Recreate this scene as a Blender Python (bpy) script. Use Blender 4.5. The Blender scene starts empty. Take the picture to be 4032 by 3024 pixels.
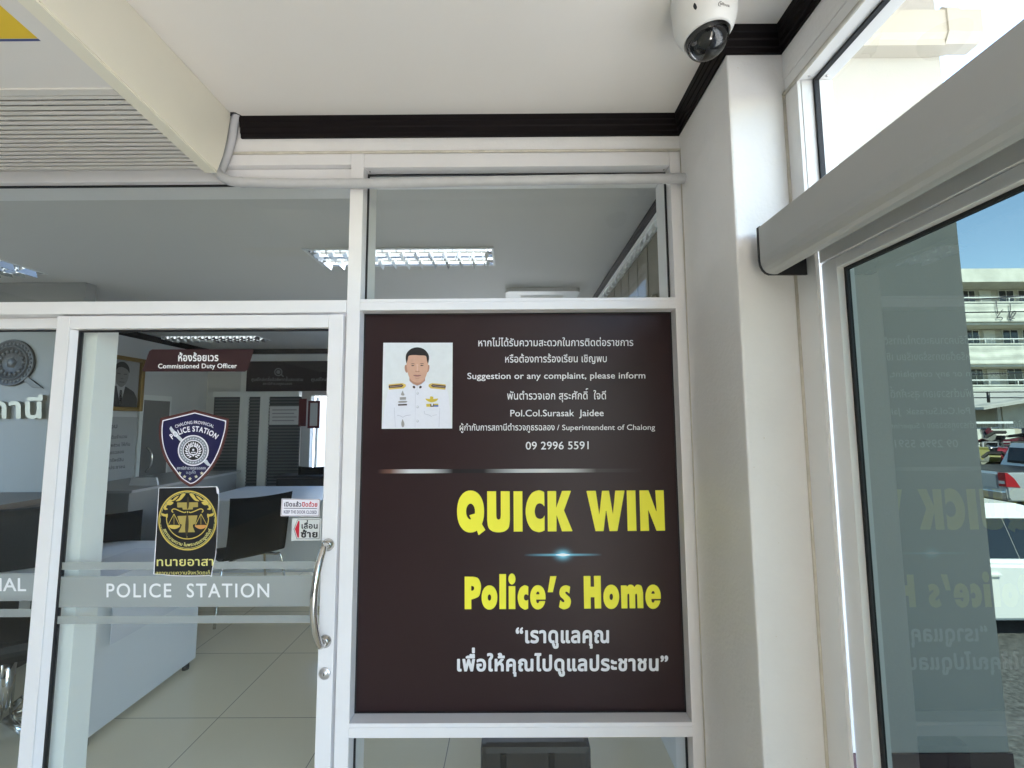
import bpy, bmesh, math, random
import numpy as np
from mathutils import Vector, Matrix

random.seed(7)
S = bpy.context.scene
C = S.collection
PI = math.pi

# ------------------------------------------------------------------ camera
FPX = 1660.8
YAW, PITCH, ROLL = -2.578e-3, 8.6121e-2, -5.4218e-3
EYE = np.array([0.0, 0.0, 1.5])
_cy, _sy, _cp, _sp = math.cos(YAW), math.sin(YAW), math.cos(PITCH), math.sin(PITCH)
FW = np.array([_sy * _cp, _cy * _cp, _sp])
_r = np.array([_cy, -_sy, 0.0])
_u = np.cross(_r, FW)
RT = math.cos(ROLL) * _r + math.sin(ROLL) * _u
UP = math.cos(ROLL) * _u - math.sin(ROLL) * _r
cam = bpy.data.cameras.new('camera')
cam.sensor_width = 36.0
cam.lens = FPX / 4032 * 36.0
cam.clip_start, cam.clip_end = 0.02, 600
co = bpy.data.objects.new('camera', cam)
C.objects.link(co)
co.matrix_world = Matrix(((RT[0], UP[0], -FW[0], 0), (RT[1], UP[1], -FW[1], 0), (RT[2], UP[2], -FW[2], 1.5), (0, 0, 0, 1)))
S.camera = co

# ------------------------------------------------------------------ light
SUN_EL, SUN_AZ = math.radians(56), math.radians(168)      # azimuth clockwise from +Y: the sun stands behind the viewer, a little to the right
w = bpy.data.worlds.new('World')
S.world = w
w.use_nodes = True
wn = w.node_tree
sky = wn.nodes.new('ShaderNodeTexSky')
sky.sky_type = 'NISHITA'
sky.sun_disc = False
sky.sun_elevation = SUN_EL
sky.sun_rotation = SUN_AZ
sky.dust_density = 0.15
sky.ozone_density = 2.0
bg = wn.nodes['Background']
bg.inputs['Strength'].default_value = 0.15
wn.links.new(sky.outputs[0], bg.inputs['Color'])
sd = bpy.data.lights.new('sun', 'SUN')
sd.energy = 4.0
sd.angle = math.radians(0.5)
sd.color = (1.0, 0.96, 0.90)
so = bpy.data.objects.new('sun', sd)
C.objects.link(so)
_sv = Vector((math.sin(SUN_AZ) * math.cos(SUN_EL), math.cos(SUN_AZ) * math.cos(SUN_EL), math.sin(SUN_EL)))
so.rotation_euler = _sv.to_track_quat('Z', 'Y').to_euler()
so.location = (20, -40, 60)
S.view_settings.view_transform = 'Standard'
S.view_settings.look = 'None'
S.view_settings.gamma = 1
S.view_settings.exposure = 3.22
S.cycles.use_denoising = True
S.cycles.max_bounces = 14
S.cycles.diffuse_bounces = 8
S.cycles.transparent_max_bounces = 24
S.cycles.transmission_bounces = 8
S.cycles.glossy_bounces = 5
S.cycles.sample_clamp_indirect = 6.0
S.cycles.caustics_reflective = False

# ------------------------------------------------------------------ pixel rays onto real planes of the place (full-size photograph pixels)
def on(px, py, ax, v):
    d = FW + RT * (px - 2016) / FPX - UP * (py - 1512) / FPX
    i = 'XYZ'.index(ax)
    return EYE + d * ((v - EYE[i]) / d[i])

# ------------------------------------------------------------------ materials
MATS = {}
def mat(name, col, rough=0.5, metal=0.0, spec=0.5, vary=0.0, vscale=3.0, bump=0.0, bscale=200.0, coat=0.0, emit=None, stain=None):
    if name in MATS: return MATS[name]
    m = bpy.data.materials.new(name)
    m.use_nodes = True
    nt = m.node_tree
    b = nt.nodes['Principled BSDF']
    b.inputs['Base Color'].default_value = (*col, 1)
    b.inputs['Roughness'].default_value = rough
    b.inputs['Metallic'].default_value = metal
    b.inputs['Specular IOR Level'].default_value = spec
    b.inputs['Coat Weight'].default_value = coat
    tc = nt.nodes.new('ShaderNodeNewGeometry')
    if vary or stain:
        n = nt.nodes.new('ShaderNodeTexNoise')
        n.inputs['Scale'].default_value = vscale
        n.inputs['Detail'].default_value = 6
        n.inputs['Roughness'].default_value = 0.6
        nt.links.new(tc.outputs['Position'], n.inputs['Vector'])
        r = nt.nodes.new('ShaderNodeValToRGB')
        r.color_ramp.elements[0].position, r.color_ramp.elements[1].position = 0.3, 0.7
        lo = tuple(max(0, c * (1 - vary)) for c in col)
        hi = tuple(min(1, c * (1 + vary)) for c in col)
        r.color_ramp.elements[0].color, r.color_ramp.elements[1].color = (*lo, 1), (*hi, 1)
        nt.links.new(n.outputs['Fac'], r.inputs['Fac'])
        out = r.outputs['Color']
        if stain:
            n2 = nt.nodes.new('ShaderNodeTexNoise')
            n2.inputs['Scale'].default_value = 75
            n2.inputs['Detail'].default_value = 8
            nt.links.new(tc.outputs['Position'], n2.inputs['Vector'])
            r2 = nt.nodes.new('ShaderNodeValToRGB')
            r2.color_ramp.elements[0].position, r2.color_ramp.elements[1].position = 0.73, 0.80
            nt.links.new(n2.outputs['Fac'], r2.inputs['Fac'])
            mx = nt.nodes.new('ShaderNodeMix')
            mx.data_type = 'RGBA'
            nt.links.new(r2.outputs['Color'], mx.inputs['Factor'])
            nt.links.new(out, mx.inputs['A'])
            mx.inputs['B'].default_value = (*stain, 1)
            out = mx.outputs['Result']
        nt.links.new(out, b.inputs['Base Color'])
    if bump:
        n = nt.nodes.new('ShaderNodeTexNoise')
        n.inputs['Scale'].default_value = bscale
        n.inputs['Detail'].default_value = 4
        nt.links.new(tc.outputs['Position'], n.inputs['Vector'])
        bp = nt.nodes.new('ShaderNodeBump')
        bp.inputs['Strength'].default_value = bump
        bp.inputs['Distance'].default_value = 0.002
        nt.links.new(n.outputs['Fac'], bp.inputs['Height'])
        nt.links.new(bp.outputs['Normal'], b.inputs['Normal'])
    MATS[name] = m
    return m

def glass(name, tint, ior=1.5, refl=1.0, dust=.016):
    if name in MATS: return MATS[name]
    m = bpy.data.materials.new(name)
    m.use_nodes = True
    nt = m.node_tree
    nt.nodes.clear()
    o = nt.nodes.new('ShaderNodeOutputMaterial')
    t = nt.nodes.new('ShaderNodeBsdfTransparent')
    t.inputs[0].default_value = (*tint, 1)
    g = nt.nodes.new('ShaderNodeBsdfGlossy')
    g.inputs['Roughness'].default_value = 0.0
    g.inputs['Color'].default_value = (refl, refl, refl, 1)
    f = nt.nodes.new('ShaderNodeFresnel')
    ge = nt.nodes.new('ShaderNodeNewGeometry')           # a single sheet: the same reflectance from both sides
    mr = nt.nodes.new('ShaderNodeMapRange')
    mr.inputs['To Min'].default_value = ior
    mr.inputs['To Max'].default_value = 1 / ior
    nt.links.new(ge.outputs['Backfacing'], mr.inputs['Value'])
    nt.links.new(mr.outputs['Result'], f.inputs['IOR'])
    x = nt.nodes.new('ShaderNodeMixShader')
    nz = nt.nodes.new('ShaderNodeTexNoise')              # a little dust and wiped smears on the sheet
    nz.inputs['Scale'].default_value = 3.5
    nz.inputs['Detail'].default_value = 7
    nz.inputs['Distortion'].default_value = 1.2
    nt.links.new(ge.outputs['Position'], nz.inputs['Vector'])
    du = nt.nodes.new('ShaderNodeMapRange')
    du.inputs['From Min'].default_value, du.inputs['From Max'].default_value = .42, .75
    du.inputs['To Min'].default_value, du.inputs['To Max'].default_value = .002, dust
    nt.links.new(nz.outputs['Fac'], du.inputs['Value'])
    df = nt.nodes.new('ShaderNodeBsdfDiffuse')
    df.inputs[0].default_value = (.6, .6, .58, 1)
    dx = nt.nodes.new('ShaderNodeMixShader')
    nt.links.new(du.outputs['Result'], dx.inputs[0])
    nt.links.new(t.outputs[0], dx.inputs[1]); nt.links.new(df.outputs[0], dx.inputs[2])
    nt.links.new(f.outputs[0], x.inputs[0])
    nt.links.new(dx.outputs[0], x.inputs[1])
    nt.links.new(g.outputs[0], x.inputs[2])
    nt.links.new(x.outputs[0], o.inputs[0])
    MATS[name] = m
    return m

def lit(name, col, strength):
    m = mat(name, col, .4)
    b = m.node_tree.nodes['Principled BSDF']
    b.inputs['Emission Color'].default_value = (*col, 1)
    b.inputs['Emission Strength'].default_value = strength
    return m

def frost(name, col, fac):
    if name in MATS: return MATS[name]
    m = bpy.data.materials.new(name)
    m.use_nodes = True
    nt = m.node_tree
    nt.nodes.clear()
    o = nt.nodes.new('ShaderNodeOutputMaterial')
    t = nt.nodes.new('ShaderNodeBsdfTranslucent')
    t.inputs[0].default_value = (*col, 1)
    d = nt.nodes.new('ShaderNodeBsdfDiffuse')
    d.inputs[0].default_value = (*col, 1)
    p = nt.nodes.new('ShaderNodeBsdfTransparent')
    p.inputs[0].default_value = (.85, .9, .88, 1)
    a = nt.nodes.new('ShaderNodeMixShader')
    a.inputs[0].default_value = 0.45
    nt.links.new(d.outputs[0], a.inputs[1]); nt.links.new(t.outputs[0], a.inputs[2])
    x = nt.nodes.new('ShaderNodeMixShader')
    x.inputs[0].default_value = fac
    nt.links.new(p.outputs[0], x.inputs[1]); nt.links.new(a.outputs[0], x.inputs[2])
    nt.links.new(x.outputs[0], o.inputs[0])
    MATS[name] = m
    return m

M_WALL = mat('wall paint', (.80, .782, .775), .55, vary=.03, vscale=5, bump=.5, bscale=90, stain=(.66, .60, .52))
M_CEIL = mat('ceiling paint', (.82, .79, .772), .7, vary=.015, vscale=2.5, bump=.12, bscale=60)
M_CROWN = mat('crown black brown', (.008, .0055, .006), .5, spec=.14)
M_ALU = mat('white powder coat', (.78, .765, .775), .35, vary=.015, vscale=9)
M_ALUIN = mat('white powder coat inner', (.80, .81, .80), .4)
M_GASKET = mat('gasket rubber', (.006, .006, .008), .6)
M_CAULK = mat('caulk', (.62, .58, .50), .6, vary=.12, vscale=25)
M_AC = mat('aged cream plastic', (.78, .745, .635), .4, vary=.02, vscale=4)
M_ACG = mat('grille plastic', (.66, .635, .60), .5)
M_ACD = mat('dark filter plastic', (.20, .195, .19), .7)  # dark grey plastic sheet behind the slats
M_TAPE = mat('grey pipe tape', (.50, .50, .52), .55, vary=.06, vscale=14, bump=.5, bscale=35)
M_SIGN = mat('maroon vinyl', (.026, .0125, .0135), .36, spec=.22, vary=.06, vscale=3, bump=.35, bscale=9)
M_WHITE = mat('white vinyl', (.74, .745, .78), .5)
M_YEL = mat('yellow vinyl', (.86, .80, .035), .5)
M_GREY = mat('silver anodised', (.45, .45, .445), .36, metal=.15, vary=.02, vscale=3)
M_CHROME = mat('polished steel', (.62, .60, .57), .12, metal=1)
M_BLACK = mat('black plastic', (.012, .012, .014), .4)
M_LEATHER = mat('black leather', (.007, .0065, .0065), .45, spec=.18, bump=.3, bscale=120)
M_DESK = mat('white desk laminate', (.70, .72, .76), .35)
M_TILE = None
M_GLASS = glass('clear glass', (.90, .93, .905), 1.42)
M_GLASSR = glass('clear glass right', (.86, .89, .87), 1.5)
M_TINT = glass('tinted film glass', (.108, .132, .116), 1.45)

# ------------------------------------------------------------------ mesh helpers
def obj(name, bm, m, parent=None, smooth=False, origin=None):
    me = bpy.data.meshes.new(name)
    bm.normal_update()
    bm.to_mesh(me)
    bm.free()
    ms = m if isinstance(m, (list, tuple)) else [m]
    for x in ms: me.materials.append(x)
    if smooth:
        for p in me.polygons: p.use_smooth = True
    o = bpy.data.objects.new(name, me)
    C.objects.link(o)
    if parent:
        o.parent = parent
        o.matrix_parent_inverse = parent.matrix_basis.inverted()
    return o

def thing(name, label, cat, loc=(0, 0, 0), group=None, rotz=0):
    o = bpy.data.objects.new(name, None)
    C.objects.link(o)
    o.location = loc
    o.rotation_euler = (0, 0, rotz)
    o.empty_display_size = .1
    o['label'] = label
    o['category'] = cat
    o['kind'] = 'thing'
    if group: o['group'] = group
    bpy.context.view_layer.update()
    return o

def tag(o, label, cat, group=None):
    o['label'] = label
    o['category'] = cat
    o['kind'] = 'thing'
    if group: o['group'] = group
    return o

def struct(o):
    o['kind'] = 'structure'
    return o

def box(bm, a, b, mi=0, bev=0.0):
    x0, y0, z0 = (min(a[i], b[i]) for i in range(3))
    x1, y1, z1 = (max(a[i], b[i]) for i in range(3))
    vs = [bm.verts.new(p) for p in ((x0, y0, z0), (x1, y0, z0), (x1, y1, z0), (x0, y1, z0), (x0, y0, z1), (x1, y0, z1), (x1, y1, z1), (x0, y1, z1))]
    fs = [bm.faces.new([vs[i] for i in q]) for q in ((3, 2, 1, 0), (4, 5, 6, 7), (0, 1, 5, 4), (1, 2, 6, 5), (2, 3, 7, 6), (3, 0, 4, 7))]
    for f in fs: f.material_index = mi
    if bev:
        es = list({e for f in fs for e in f.edges})
        r = bmesh.ops.bevel(bm, geom=es, offset=bev, segments=2, profile=.6, affect='EDGES')
        for f in r['faces']: f.material_index = mi
    return fs

def Bx(a, b, bev=0.0):
    bm = bmesh.new()
    box(bm, a, b, 0, bev)
    return bm

def prism(bm, pts, f0, f1, mi=0):
    """pts: list of 2D, f0/f1: functions 2D -> 3D for the two ends"""
    a = [bm.verts.new(f0(p)) for p in pts]
    b = [bm.verts.new(f1(p)) for p in pts]
    n = len(pts)
    fs = [bm.faces.new(a[::-1]), bm.faces.new(b)]
    for i in range(n):
        fs.append(bm.faces.new((a[i], a[(i + 1) % n], b[(i + 1) % n], b[i])))
    for f in fs: f.material_index = mi
    bmesh.ops.recalc_face_normals(bm, faces=fs)
    return fs

def prismX(pts, x0, x1, bm=None, mi=0):     # pts in (y,z)
    bm = bm or bmesh.new()
    prism(bm, pts, lambda p: (x0, p[0], p[1]), lambda p: (x1, p[0], p[1]), mi)
    return bm

def prismY(pts, y0, y1, bm=None, mi=0):     # pts in (x,z)
    bm = bm or bmesh.new()
    prism(bm, pts, lambda p: (p[0], y0, p[1]), lambda p: (p[0], y1, p[1]), mi)
    return bm

def prismZ(pts, z0, z1, bm=None, mi=0):     # pts in (x,y)
    bm = bm or bmesh.new()
    prism(bm, pts, lambda p: (p[0], p[1], z0), lambda p: (p[0], p[1], z1), mi)
    return bm

def tube(bm, pts, rad, n=16, cap=True, mi=0):
    pts = [Vector(p) for p in pts]
    rs = rad if isinstance(rad, (list, tuple)) else [rad] * len(pts)
    rings = []
    t0 = (pts[1] - pts[0]).normalized()
    ref = t0.orthogonal().normalized()
    for i, p in enumerate(pts):
        t = (pts[min(i + 1, len(pts) - 1)] - pts[max(i - 1, 0)]).normalized()
        ref = (ref - t * ref.dot(t)).normalized()
        bi = t.cross(ref)
        rings.append([bm.verts.new(p + (ref * math.cos(2 * PI * k / n) + bi * math.sin(2 * PI * k / n)) * rs[i]) for k in range(n)])
    fs = []
    for a, b in zip(rings, rings[1:]):
        for k in range(n):
            fs.append(bm.faces.new((a[k], a[(k + 1) % n], b[(k + 1) % n], b[k])))
    if cap:
        fs.append(bm.faces.new(rings[0][::-1])); fs.append(bm.faces.new(rings[-1]))
    for f in fs:
        f.material_index = mi
        f.smooth = True
    return fs

def lathe(bm, prof, org, ax, n=32, mi=0):
    """prof: (r, h) along axis ax from org"""
    ax = Vector(ax).normalized(); org = Vector(org)
    e1 = ax.orthogonal().normalized(); e2 = ax.cross(e1)
    rings = []
    for r, h in prof:
        if r < 1e-6: rings.append([bm.verts.new(org + ax * h)])
        else: rings.append([bm.verts.new(org + ax * h + (e1 * math.cos(2 * PI * k / n) + e2 * math.sin(2 * PI * k / n)) * r) for k in range(n)])
    fs = []
    for a, b in zip(rings, rings[1:]):
        for k in range(n):
            q = [a[k % len(a)], a[(k + 1) % len(a)], b[(k + 1) % len(b)], b[k % len(b)]]
            q2 = []
            for v in q:
                if v not in q2: q2.append(v)
            if len(q2) > 2: fs.append(bm.faces.new(q2))
    for f in fs:
        f.material_index = mi; f.smooth = True
    bmesh.ops.recalc_face_normals(bm, faces=fs)
    return fs

def copy_tree(o, parent=None):
    c = o.copy()
    C.objects.link(c)
    if parent: c.parent = parent
    for ch in list(o.children): copy_tree(ch, c)
    return c

# ------------------------------------------------------------------ flat shapes: outlines -> distance field -> clean 2D mesh
def sdf(contours, P, evenodd=False):
    best = np.full(len(P), 1e18); wind = np.zeros(len(P), int)
    for c in contours:
        A = np.asarray(c, float); B = np.roll(A, -1, 0); D = B - A
        L = (D ** 2).sum(1); k = L > 1e-14
        A, B, D, L = A[k], B[k], D[k], L[k]
        for i0 in range(0, len(P), 4000):
            Q = P[i0:i0 + 4000]
            V = Q[:, None] - A[None]
            t = np.clip((V * D).sum(2) / L, 0, 1)
            d = ((V - t[..., None] * D) ** 2).sum(2).min(1)
            best[i0:i0 + 4000] = np.minimum(best[i0:i0 + 4000], d)
            y = Q[:, 1:2]
            cr = D[:, 0] * V[..., 1] - D[:, 1] * V[..., 0]
            upw = (A[:, 1] <= y) & (B[:, 1] > y) & (cr > 0)
            dnw = (A[:, 1] > y) & (B[:, 1] <= y) & (cr < 0)
            wind[i0:i0 + 4000] += (upw.sum(1) - dnw.sum(1))
    ins = (wind % 2 != 0) if evenodd else (wind != 0)
    return np.where(ins, 1, -1) * np.sqrt(best)

def field_mesh(ops, cell, off=0.0):
    """ops: list of (sign, contours, evenodd) -> verts (n,2), faces"""
    pts = np.concatenate([np.asarray(c, float) for s, cs, e in ops if s > 0 for c in cs])
    lo = pts.min(0) - abs(off) - 1.6 * cell; hi = pts.max(0) + abs(off) + 1.6 * cell
    nx, ny = int((hi[0] - lo[0]) / cell) + 2, int((hi[1] - lo[1]) / cell) + 2
    gx, gy = lo[0] + np.arange(nx) * cell, lo[1] + np.arange(ny) * cell
    P = np.stack(np.meshgrid(gx, gy), -1).reshape(-1, 2)
    F = None
    for s, cs, eo in ops:
        d = sdf(cs, P, eo)
        F = d if F is None else (np.maximum(F, d) if s > 0 else np.minimum(F, -d))
    F = (F + off).reshape(ny, nx)
    F[np.abs(F) < cell * 1e-3] = cell * 1e-3
    verts, idx, faces = [], {}, []
    def vid(key, p):
        i = idx.get(key)
        if i is None:
            i = idx[key] = len(verts); verts.append(p)
        return i
    I = F > 0
    for j in range(ny - 1):
        run = None
        for i in range(nx):
            full = i < nx - 1 and I[j, i] and I[j, i + 1] and I[j + 1, i] and I[j + 1, i + 1]
            if full:
                if run is None: run = i
                continue
            if run is not None:
                faces.append([vid((a, b), (gx[a], gy[b])) for a, b in ((run, j), (i, j), (i, j + 1), (run, j + 1))])
                run = None
            if i == nx - 1: break
            cs = ((i, j), (i + 1, j), (i + 1, j + 1), (i, j + 1))
            if not any(I[b, a] for a, b in cs): continue
            f = []
            for q in range(4):
                (a, b), (c, d) = cs[q], cs[(q + 1) % 4]
                if I[b, a]: f.append(vid((a, b), (gx[a], gy[b])))
                if I[b, a] != I[d, c]:
                    t = F[b, a] / (F[b, a] - F[d, c])
                    key = (min((a, b), (c, d)), max((a, b), (c, d)))
                    f.append(vid(key, (gx[a] + (gx[c] - gx[a]) * t, gy[b] + (gy[d] - gy[b]) * t)))
            if len(f) > 2: faces.append(f)
    return np.array(verts).reshape(-1, 2), faces

def crom(p, closed, n=8):
    p = [np.asarray(q, float) for q in p]; N = len(p); out = []
    for i in range(N if closed else N - 1):
        a, b, c, d = (p[(i + k) % N] if closed else p[min(max(i + k, 0), N - 1)] for k in (-1, 0, 1, 2))
        for k in range(n):
            t = k / n
            out.append(.5 * (2 * b + (c - a) * t + (2 * a - 5 * b + 4 * c - d) * t * t + (3 * b - a - 3 * c + d) * t ** 3))
    if not closed: out.append(p[-1])
    return [tuple(q) for q in out]

def ell(cx, cy, rx, ry=None, n=40, a0=0, p=1.0):
    ry = ry or rx
    f = lambda v: math.copysign(abs(v) ** p, v)
    return [(cx + rx * f(math.cos(a0 + 2 * PI * k / n)), cy + ry * f(math.sin(a0 + 2 * PI * k / n))) for k in range(n)]

def stroke(pts, wd, closed=False):
    """a brush stroke as an outline; wd a width or a list of widths"""
    p = np.array(pts, float); n = len(p)
    ws = np.array(wd if isinstance(wd, (list, tuple)) else [wd] * n, float) / 2
    t = np.gradient(p, axis=0); t /= np.maximum(np.linalg.norm(t, axis=1), 1e-9)[:, None]
    nn = np.stack([-t[:, 1], t[:, 0]], 1) * ws[:, None]
    return [tuple(q) for q in np.concatenate([p + nn, (p - nn)[::-1]])]

def path(*runs):
    out = []
    for kind, pts in runs:
        out += crom(pts, False) if kind == 'c' else list(pts)
    return out

def flat(name, m, shapes, to3, parent=None):
    """shapes: list of (verts2d, faces, material index)"""
    bm = bmesh.new()
    for vs, fs, mi in shapes:
        v3 = [bm.verts.new(to3(x, y)) for x, y in vs]
        for f in fs:
            try:
                q = bm.faces.new([v3[i] for i in f]); q.material_index = mi
            except ValueError: pass
    return obj(name, bm, m, parent)

def shape(ops, cell=4.0, off=0.0, mi=0):
    if len(ops) == 1 and isinstance(ops[0], list) and len(ops[0]) == 4 and off == 0:
        return np.array(ops[0], float), [[0, 1, 2, 3]], mi   # a plain four-cornered patch
    ops2 = []
    for o in ops:
        if isinstance(o, tuple) and len(o) == 3 and o[0] in (1, -1): ops2.append(o)
        else: ops2.append((1, [o], True))
    v, f = field_mesh(ops2, cell, off)
    return v, f, mi

# ------------------------------------------------------------------ lettering
_tc = bpy.data.curves.new('glyph_probe', 'FONT')
_to = bpy.data.objects.new('glyph_probe', _tc)
C.objects.link(_to)
def splines_of(body):
    _tc.body = body
    bpy.context.view_layer.update()
    dg = bpy.context.evaluated_depsgraph_get()
    cu = _to.evaluated_get(dg).to_curve(dg)
    out = []
    for sp in cu.splines:
        bp = sp.bezier_points; n = len(bp); pts = []
        if n:
            for i in range(n):
                a, b = bp[i], bp[(i + 1) % n]
                p0, p1, p2, p3 = (np.array(q[:2]) for q in (a.co, a.handle_right, b.handle_left, b.co))
                e = p3 - p0
                straight = all(abs((q[0] - p0[0]) * e[1] - (q[1] - p0[1]) * e[0]) < 1e-5 for q in (p1, p2))
                for t in ([0] if straight else [0, .2, .4, .6, .8]):
                    pts.append((1 - t) ** 3 * p0 + 3 * t * (1 - t) ** 2 * p1 + 3 * t * t * (1 - t) * p2 + t ** 3 * p3)
        else:
            pts = [np.array(q.co[:2]) for q in sp.points]
        if len(pts) > 2: out.append(np.array(pts))
    _to.to_curve_clear()
    return out
GL = {}
def _maxx(sp): return max(c[:, 0].max() for c in sp)
_bar0 = _maxx(splines_of('|'))
MARKS_UP = '\u0e31\u0e34\u0e35\u0e36\u0e37\u0e47'
TONES = '\u0e48\u0e49\u0e4a\u0e4b\u0e4c'
TALL = '\u0e1b\u0e1d\u0e1f'
MARKS = MARKS_UP + TONES + '\u0e38\u0e39\u0e3a'
def glyph(ch, off=0.0, cell=.022):
    k = (ch, off, cell)
    if k not in GL:
        if (ch, 'raw') not in GL:
            sp = splines_of(ch) if ch.strip() else []
            if ch in MARKS: adv = 0.0
            else: adv = _maxx(splines_of(ch + '|')) - _bar0 if ch.strip() else (_maxx(splines_of('a' + ch + 'a|')) - _maxx(splines_of('aa|')))
            GL[(ch, 'raw')] = (sp, adv)
        sp, adv = GL[(ch, 'raw')]
        GL[k] = ((*field_mesh([(1, sp, False)], cell, off), adv) if sp else (np.zeros((0, 2)), [], adv))
    return GL[k]
def layout(text, off=0.0, cell=.022, track=0.0):
    x = 0; out = []; prev = ''
    base = ''
    for ch in text:
        v, f, adv = glyph(ch, off, cell)
        dx = dy = 0
        if ch in MARKS:
            if ch in TONES and prev in MARKS_UP: dy = .25
            if base in TALL and ch not in '\u0e38\u0e39': dx = -.10
        else: base = ch
        if len(v): out.append((v + np.array([x + dx, dy]), f))
        if ch not in MARKS: x += adv + track + off * 1.2
        prev = ch
    return out
def bodyh(ch):
    v = glyph(ch)[0]
    return v[:, 1].max() - max(0, v[:, 1].min())
def line_shapes(text, x0, x1, yb0, yb1, h, off=0.0, ref=None, mi=0, track=0.0, cell=.022):
    """one line of lettering in photograph pixels: ink from x0 to x1, baseline from yb0 to yb1, body height h"""
    L = layout(text, off, cell, track)
    a = min(v[:, 0].min() for v, f in L); b = max(v[:, 0].max() for v, f in L)
    ref = ref or ('\u0e01' if any('\u0e00' < c < '\u0e7f' for c in text) else 'H')
    sy = h / bodyh(ref); out = []
    for v, f in L:
        t = (v[:, 0] - a) / (b - a)
        out.append((np.stack([x0 + (x1 - x0) * t, yb0 + (yb1 - yb0) * t - v[:, 1] * sy], 1), f, mi))
    return out
def arc_shapes(text, cx, cy, r, a_mid, size, off=0.0, mi=0, inward=False, sx=1.0, track=0.0):
    """lettering along a circle (pixels, y down); a_mid is the middle angle clockwise from straight up"""
    L = layout(text, off, .03, track)
    a = min(v[:, 0].min() for v, f in L); b = max(v[:, 0].max() for v, f in L); out = []
    for v, f in L:
        mx = (v[:, 0].min() + v[:, 0].max()) / 2
        s = (mx - (a + b) / 2) * size * sx / r
        th = a_mid + (-s if inward else s)
        lx = (v[:, 0] - mx) * size * sx; ly = v[:, 1] * size
        if inward:
            ux, uy = np.array([-math.cos(th), -math.sin(th)]), np.array([-math.sin(th), math.cos(th)])
        else:
            ux, uy = np.array([math.cos(th), math.sin(th)]), np.array([math.sin(th), -math.cos(th)])
        c0 = np.array([cx + r * math.sin(th), cy - r * math.cos(th)])
        out.append((c0 + lx[:, None] * ux + ly[:, None] * uy, f, mi))
    return out
def plane_map(Y, ox=0.0, oy=0.0, s=1.0, ax='Y'):
    return lambda x, y: tuple(on(ox + x * s, oy + y * s, ax, Y))

# ================================================================== the lobby
ZC = 2.525                      # ceiling
YF = 1.35                       # face of the front partition
YG = 1.395                      # its glass
PX, PY = .567, 1.035            # pillar: side face, front face
WX = .712                       # face of the right-hand wall
def tile_floor():
    m = bpy.data.materials.new('polished floor tile')
    m.use_nodes = True
    nt = m.node_tree
    b = nt.nodes['Principled BSDF']
    b.inputs['Roughness'].default_value = .16
    g = nt.nodes.new('ShaderNodeNewGeometry')
    mp = nt.nodes.new('ShaderNodeMapping')
    mp.inputs['Location'].default_value = (.31, .12, 0)
    br = nt.nodes.new('ShaderNodeTexBrick')
    br.offset = 0
    br.inputs['Scale'].default_value = 1
    br.inputs['Brick Width'].default_value = .6
    br.inputs['Row Height'].default_value = .6
    br.inputs['Mortar Size'].default_value = .0022
    br.inputs['Color1'].default_value = (.76, .68, .50, 1)
    br.inputs['Color2'].default_value = (.78, .695, .515, 1)
    br.inputs['Mortar'].default_value = (.30, .28, .24, 1)
    nt.links.new(g.outputs['Position'], mp.inputs['Vector'])
    nt.links.new(mp.outputs[0], br.inputs['Vector'])
    nt.links.new(br.outputs['Color'], b.inputs['Base Color'])
    return m
M_TILE = tile_floor()

struct(obj('lobby_floor', Bx((-4, -6, -.12), (.80, 1.34, 0)), M_TILE))
struct(obj('room_floor', Bx((-4.4, 1.49, -.12), (.75, 6.1, 0)), M_TILE))
struct(obj('ceiling', Bx((-4.0, -6, ZC), (WX + .09, 1.35, ZC + .12)), M_CEIL))
bm = Bx((-4.0, 1.352, 2.402), (PX, 1.49, ZC + .1))
struct(obj('front_wall', bm, M_WALL))
bm = bmesh.new()
box(bm, (PX, PY, 0), (.752, 1.60, ZC + .1), 0, .006)
struct(obj('pillar', bm, M_WALL))
bm = Bx((WX, -6, 2.3834), (WX + .10, PY - .001, ZC - .001))
struct(obj('right_wall', bm, M_WALL))
struct(obj('back_wall', Bx((-4.0, -6.12, 0), (.9, -6.0, ZC)), mat('back wall dark for reflections', (.04, .038, .036), .5, vary=.3, vscale=2)))  # unseen wall, its colour kept dark so the glass reflects less
struct(obj('left_wall', Bx((-4.12, -6, 0), (-4.0, 1.49, ZC)), mat('left wall grey', (.20, .20, .195), .6)))

# crown moulding: one stepped profile carried round the wall faces
prof = [(0, 0), (.007, .0), (.009, .012), (.012, .014), (.013, .030), (.016, .033), (.017, .048), (.0195, .050), (.0205, .0688), (0, .0688)]
def crown(path2, bm, inward):
    n = len(path2); rings = []
    for i, p in enumerate(path2):
        p = Vector(p)
        ds = []
        if i: ds.append((p - Vector(path2[i - 1])).normalized())
        if i < n - 1: ds.append((Vector(path2[i + 1]) - p).normalized())
        ns = [Vector((d.y, -d.x)) * inward for d in ds]
        if len(ns) == 1: mi = ns[0]
        else:
            mi = ns[0] + ns[1]; mi = mi / mi.length; mi = mi / mi.dot(ns[0])
        rings.append([bm.verts.new((p.x + mi.x * a, p.y + mi.y * a, ZC - .0695 + b)) for a, b in prof])
    for a, b in zip(rings, rings[1:]):
        for k in range(len(prof)):
            k2 = (k + 1) % len(prof)
            bm.faces.new((a[k], a[k2], b[k2], b[k]))
    bm.faces.new(rings[0]); bm.faces.new(rings[-1])
    bmesh.ops.recalc_face_normals(bm, faces=bm.faces[:])
bm = bmesh.new()
crown([(-.915, 1.3515), (PX - .0005, 1.3515), (PX - .0005, PY - .0005), (WX - .0005, PY - .0005), (WX - .0005, -5.9)], bm, 1)
struct(obj('cornice', bm, M_CROWN))
bm = bmesh.new()
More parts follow.
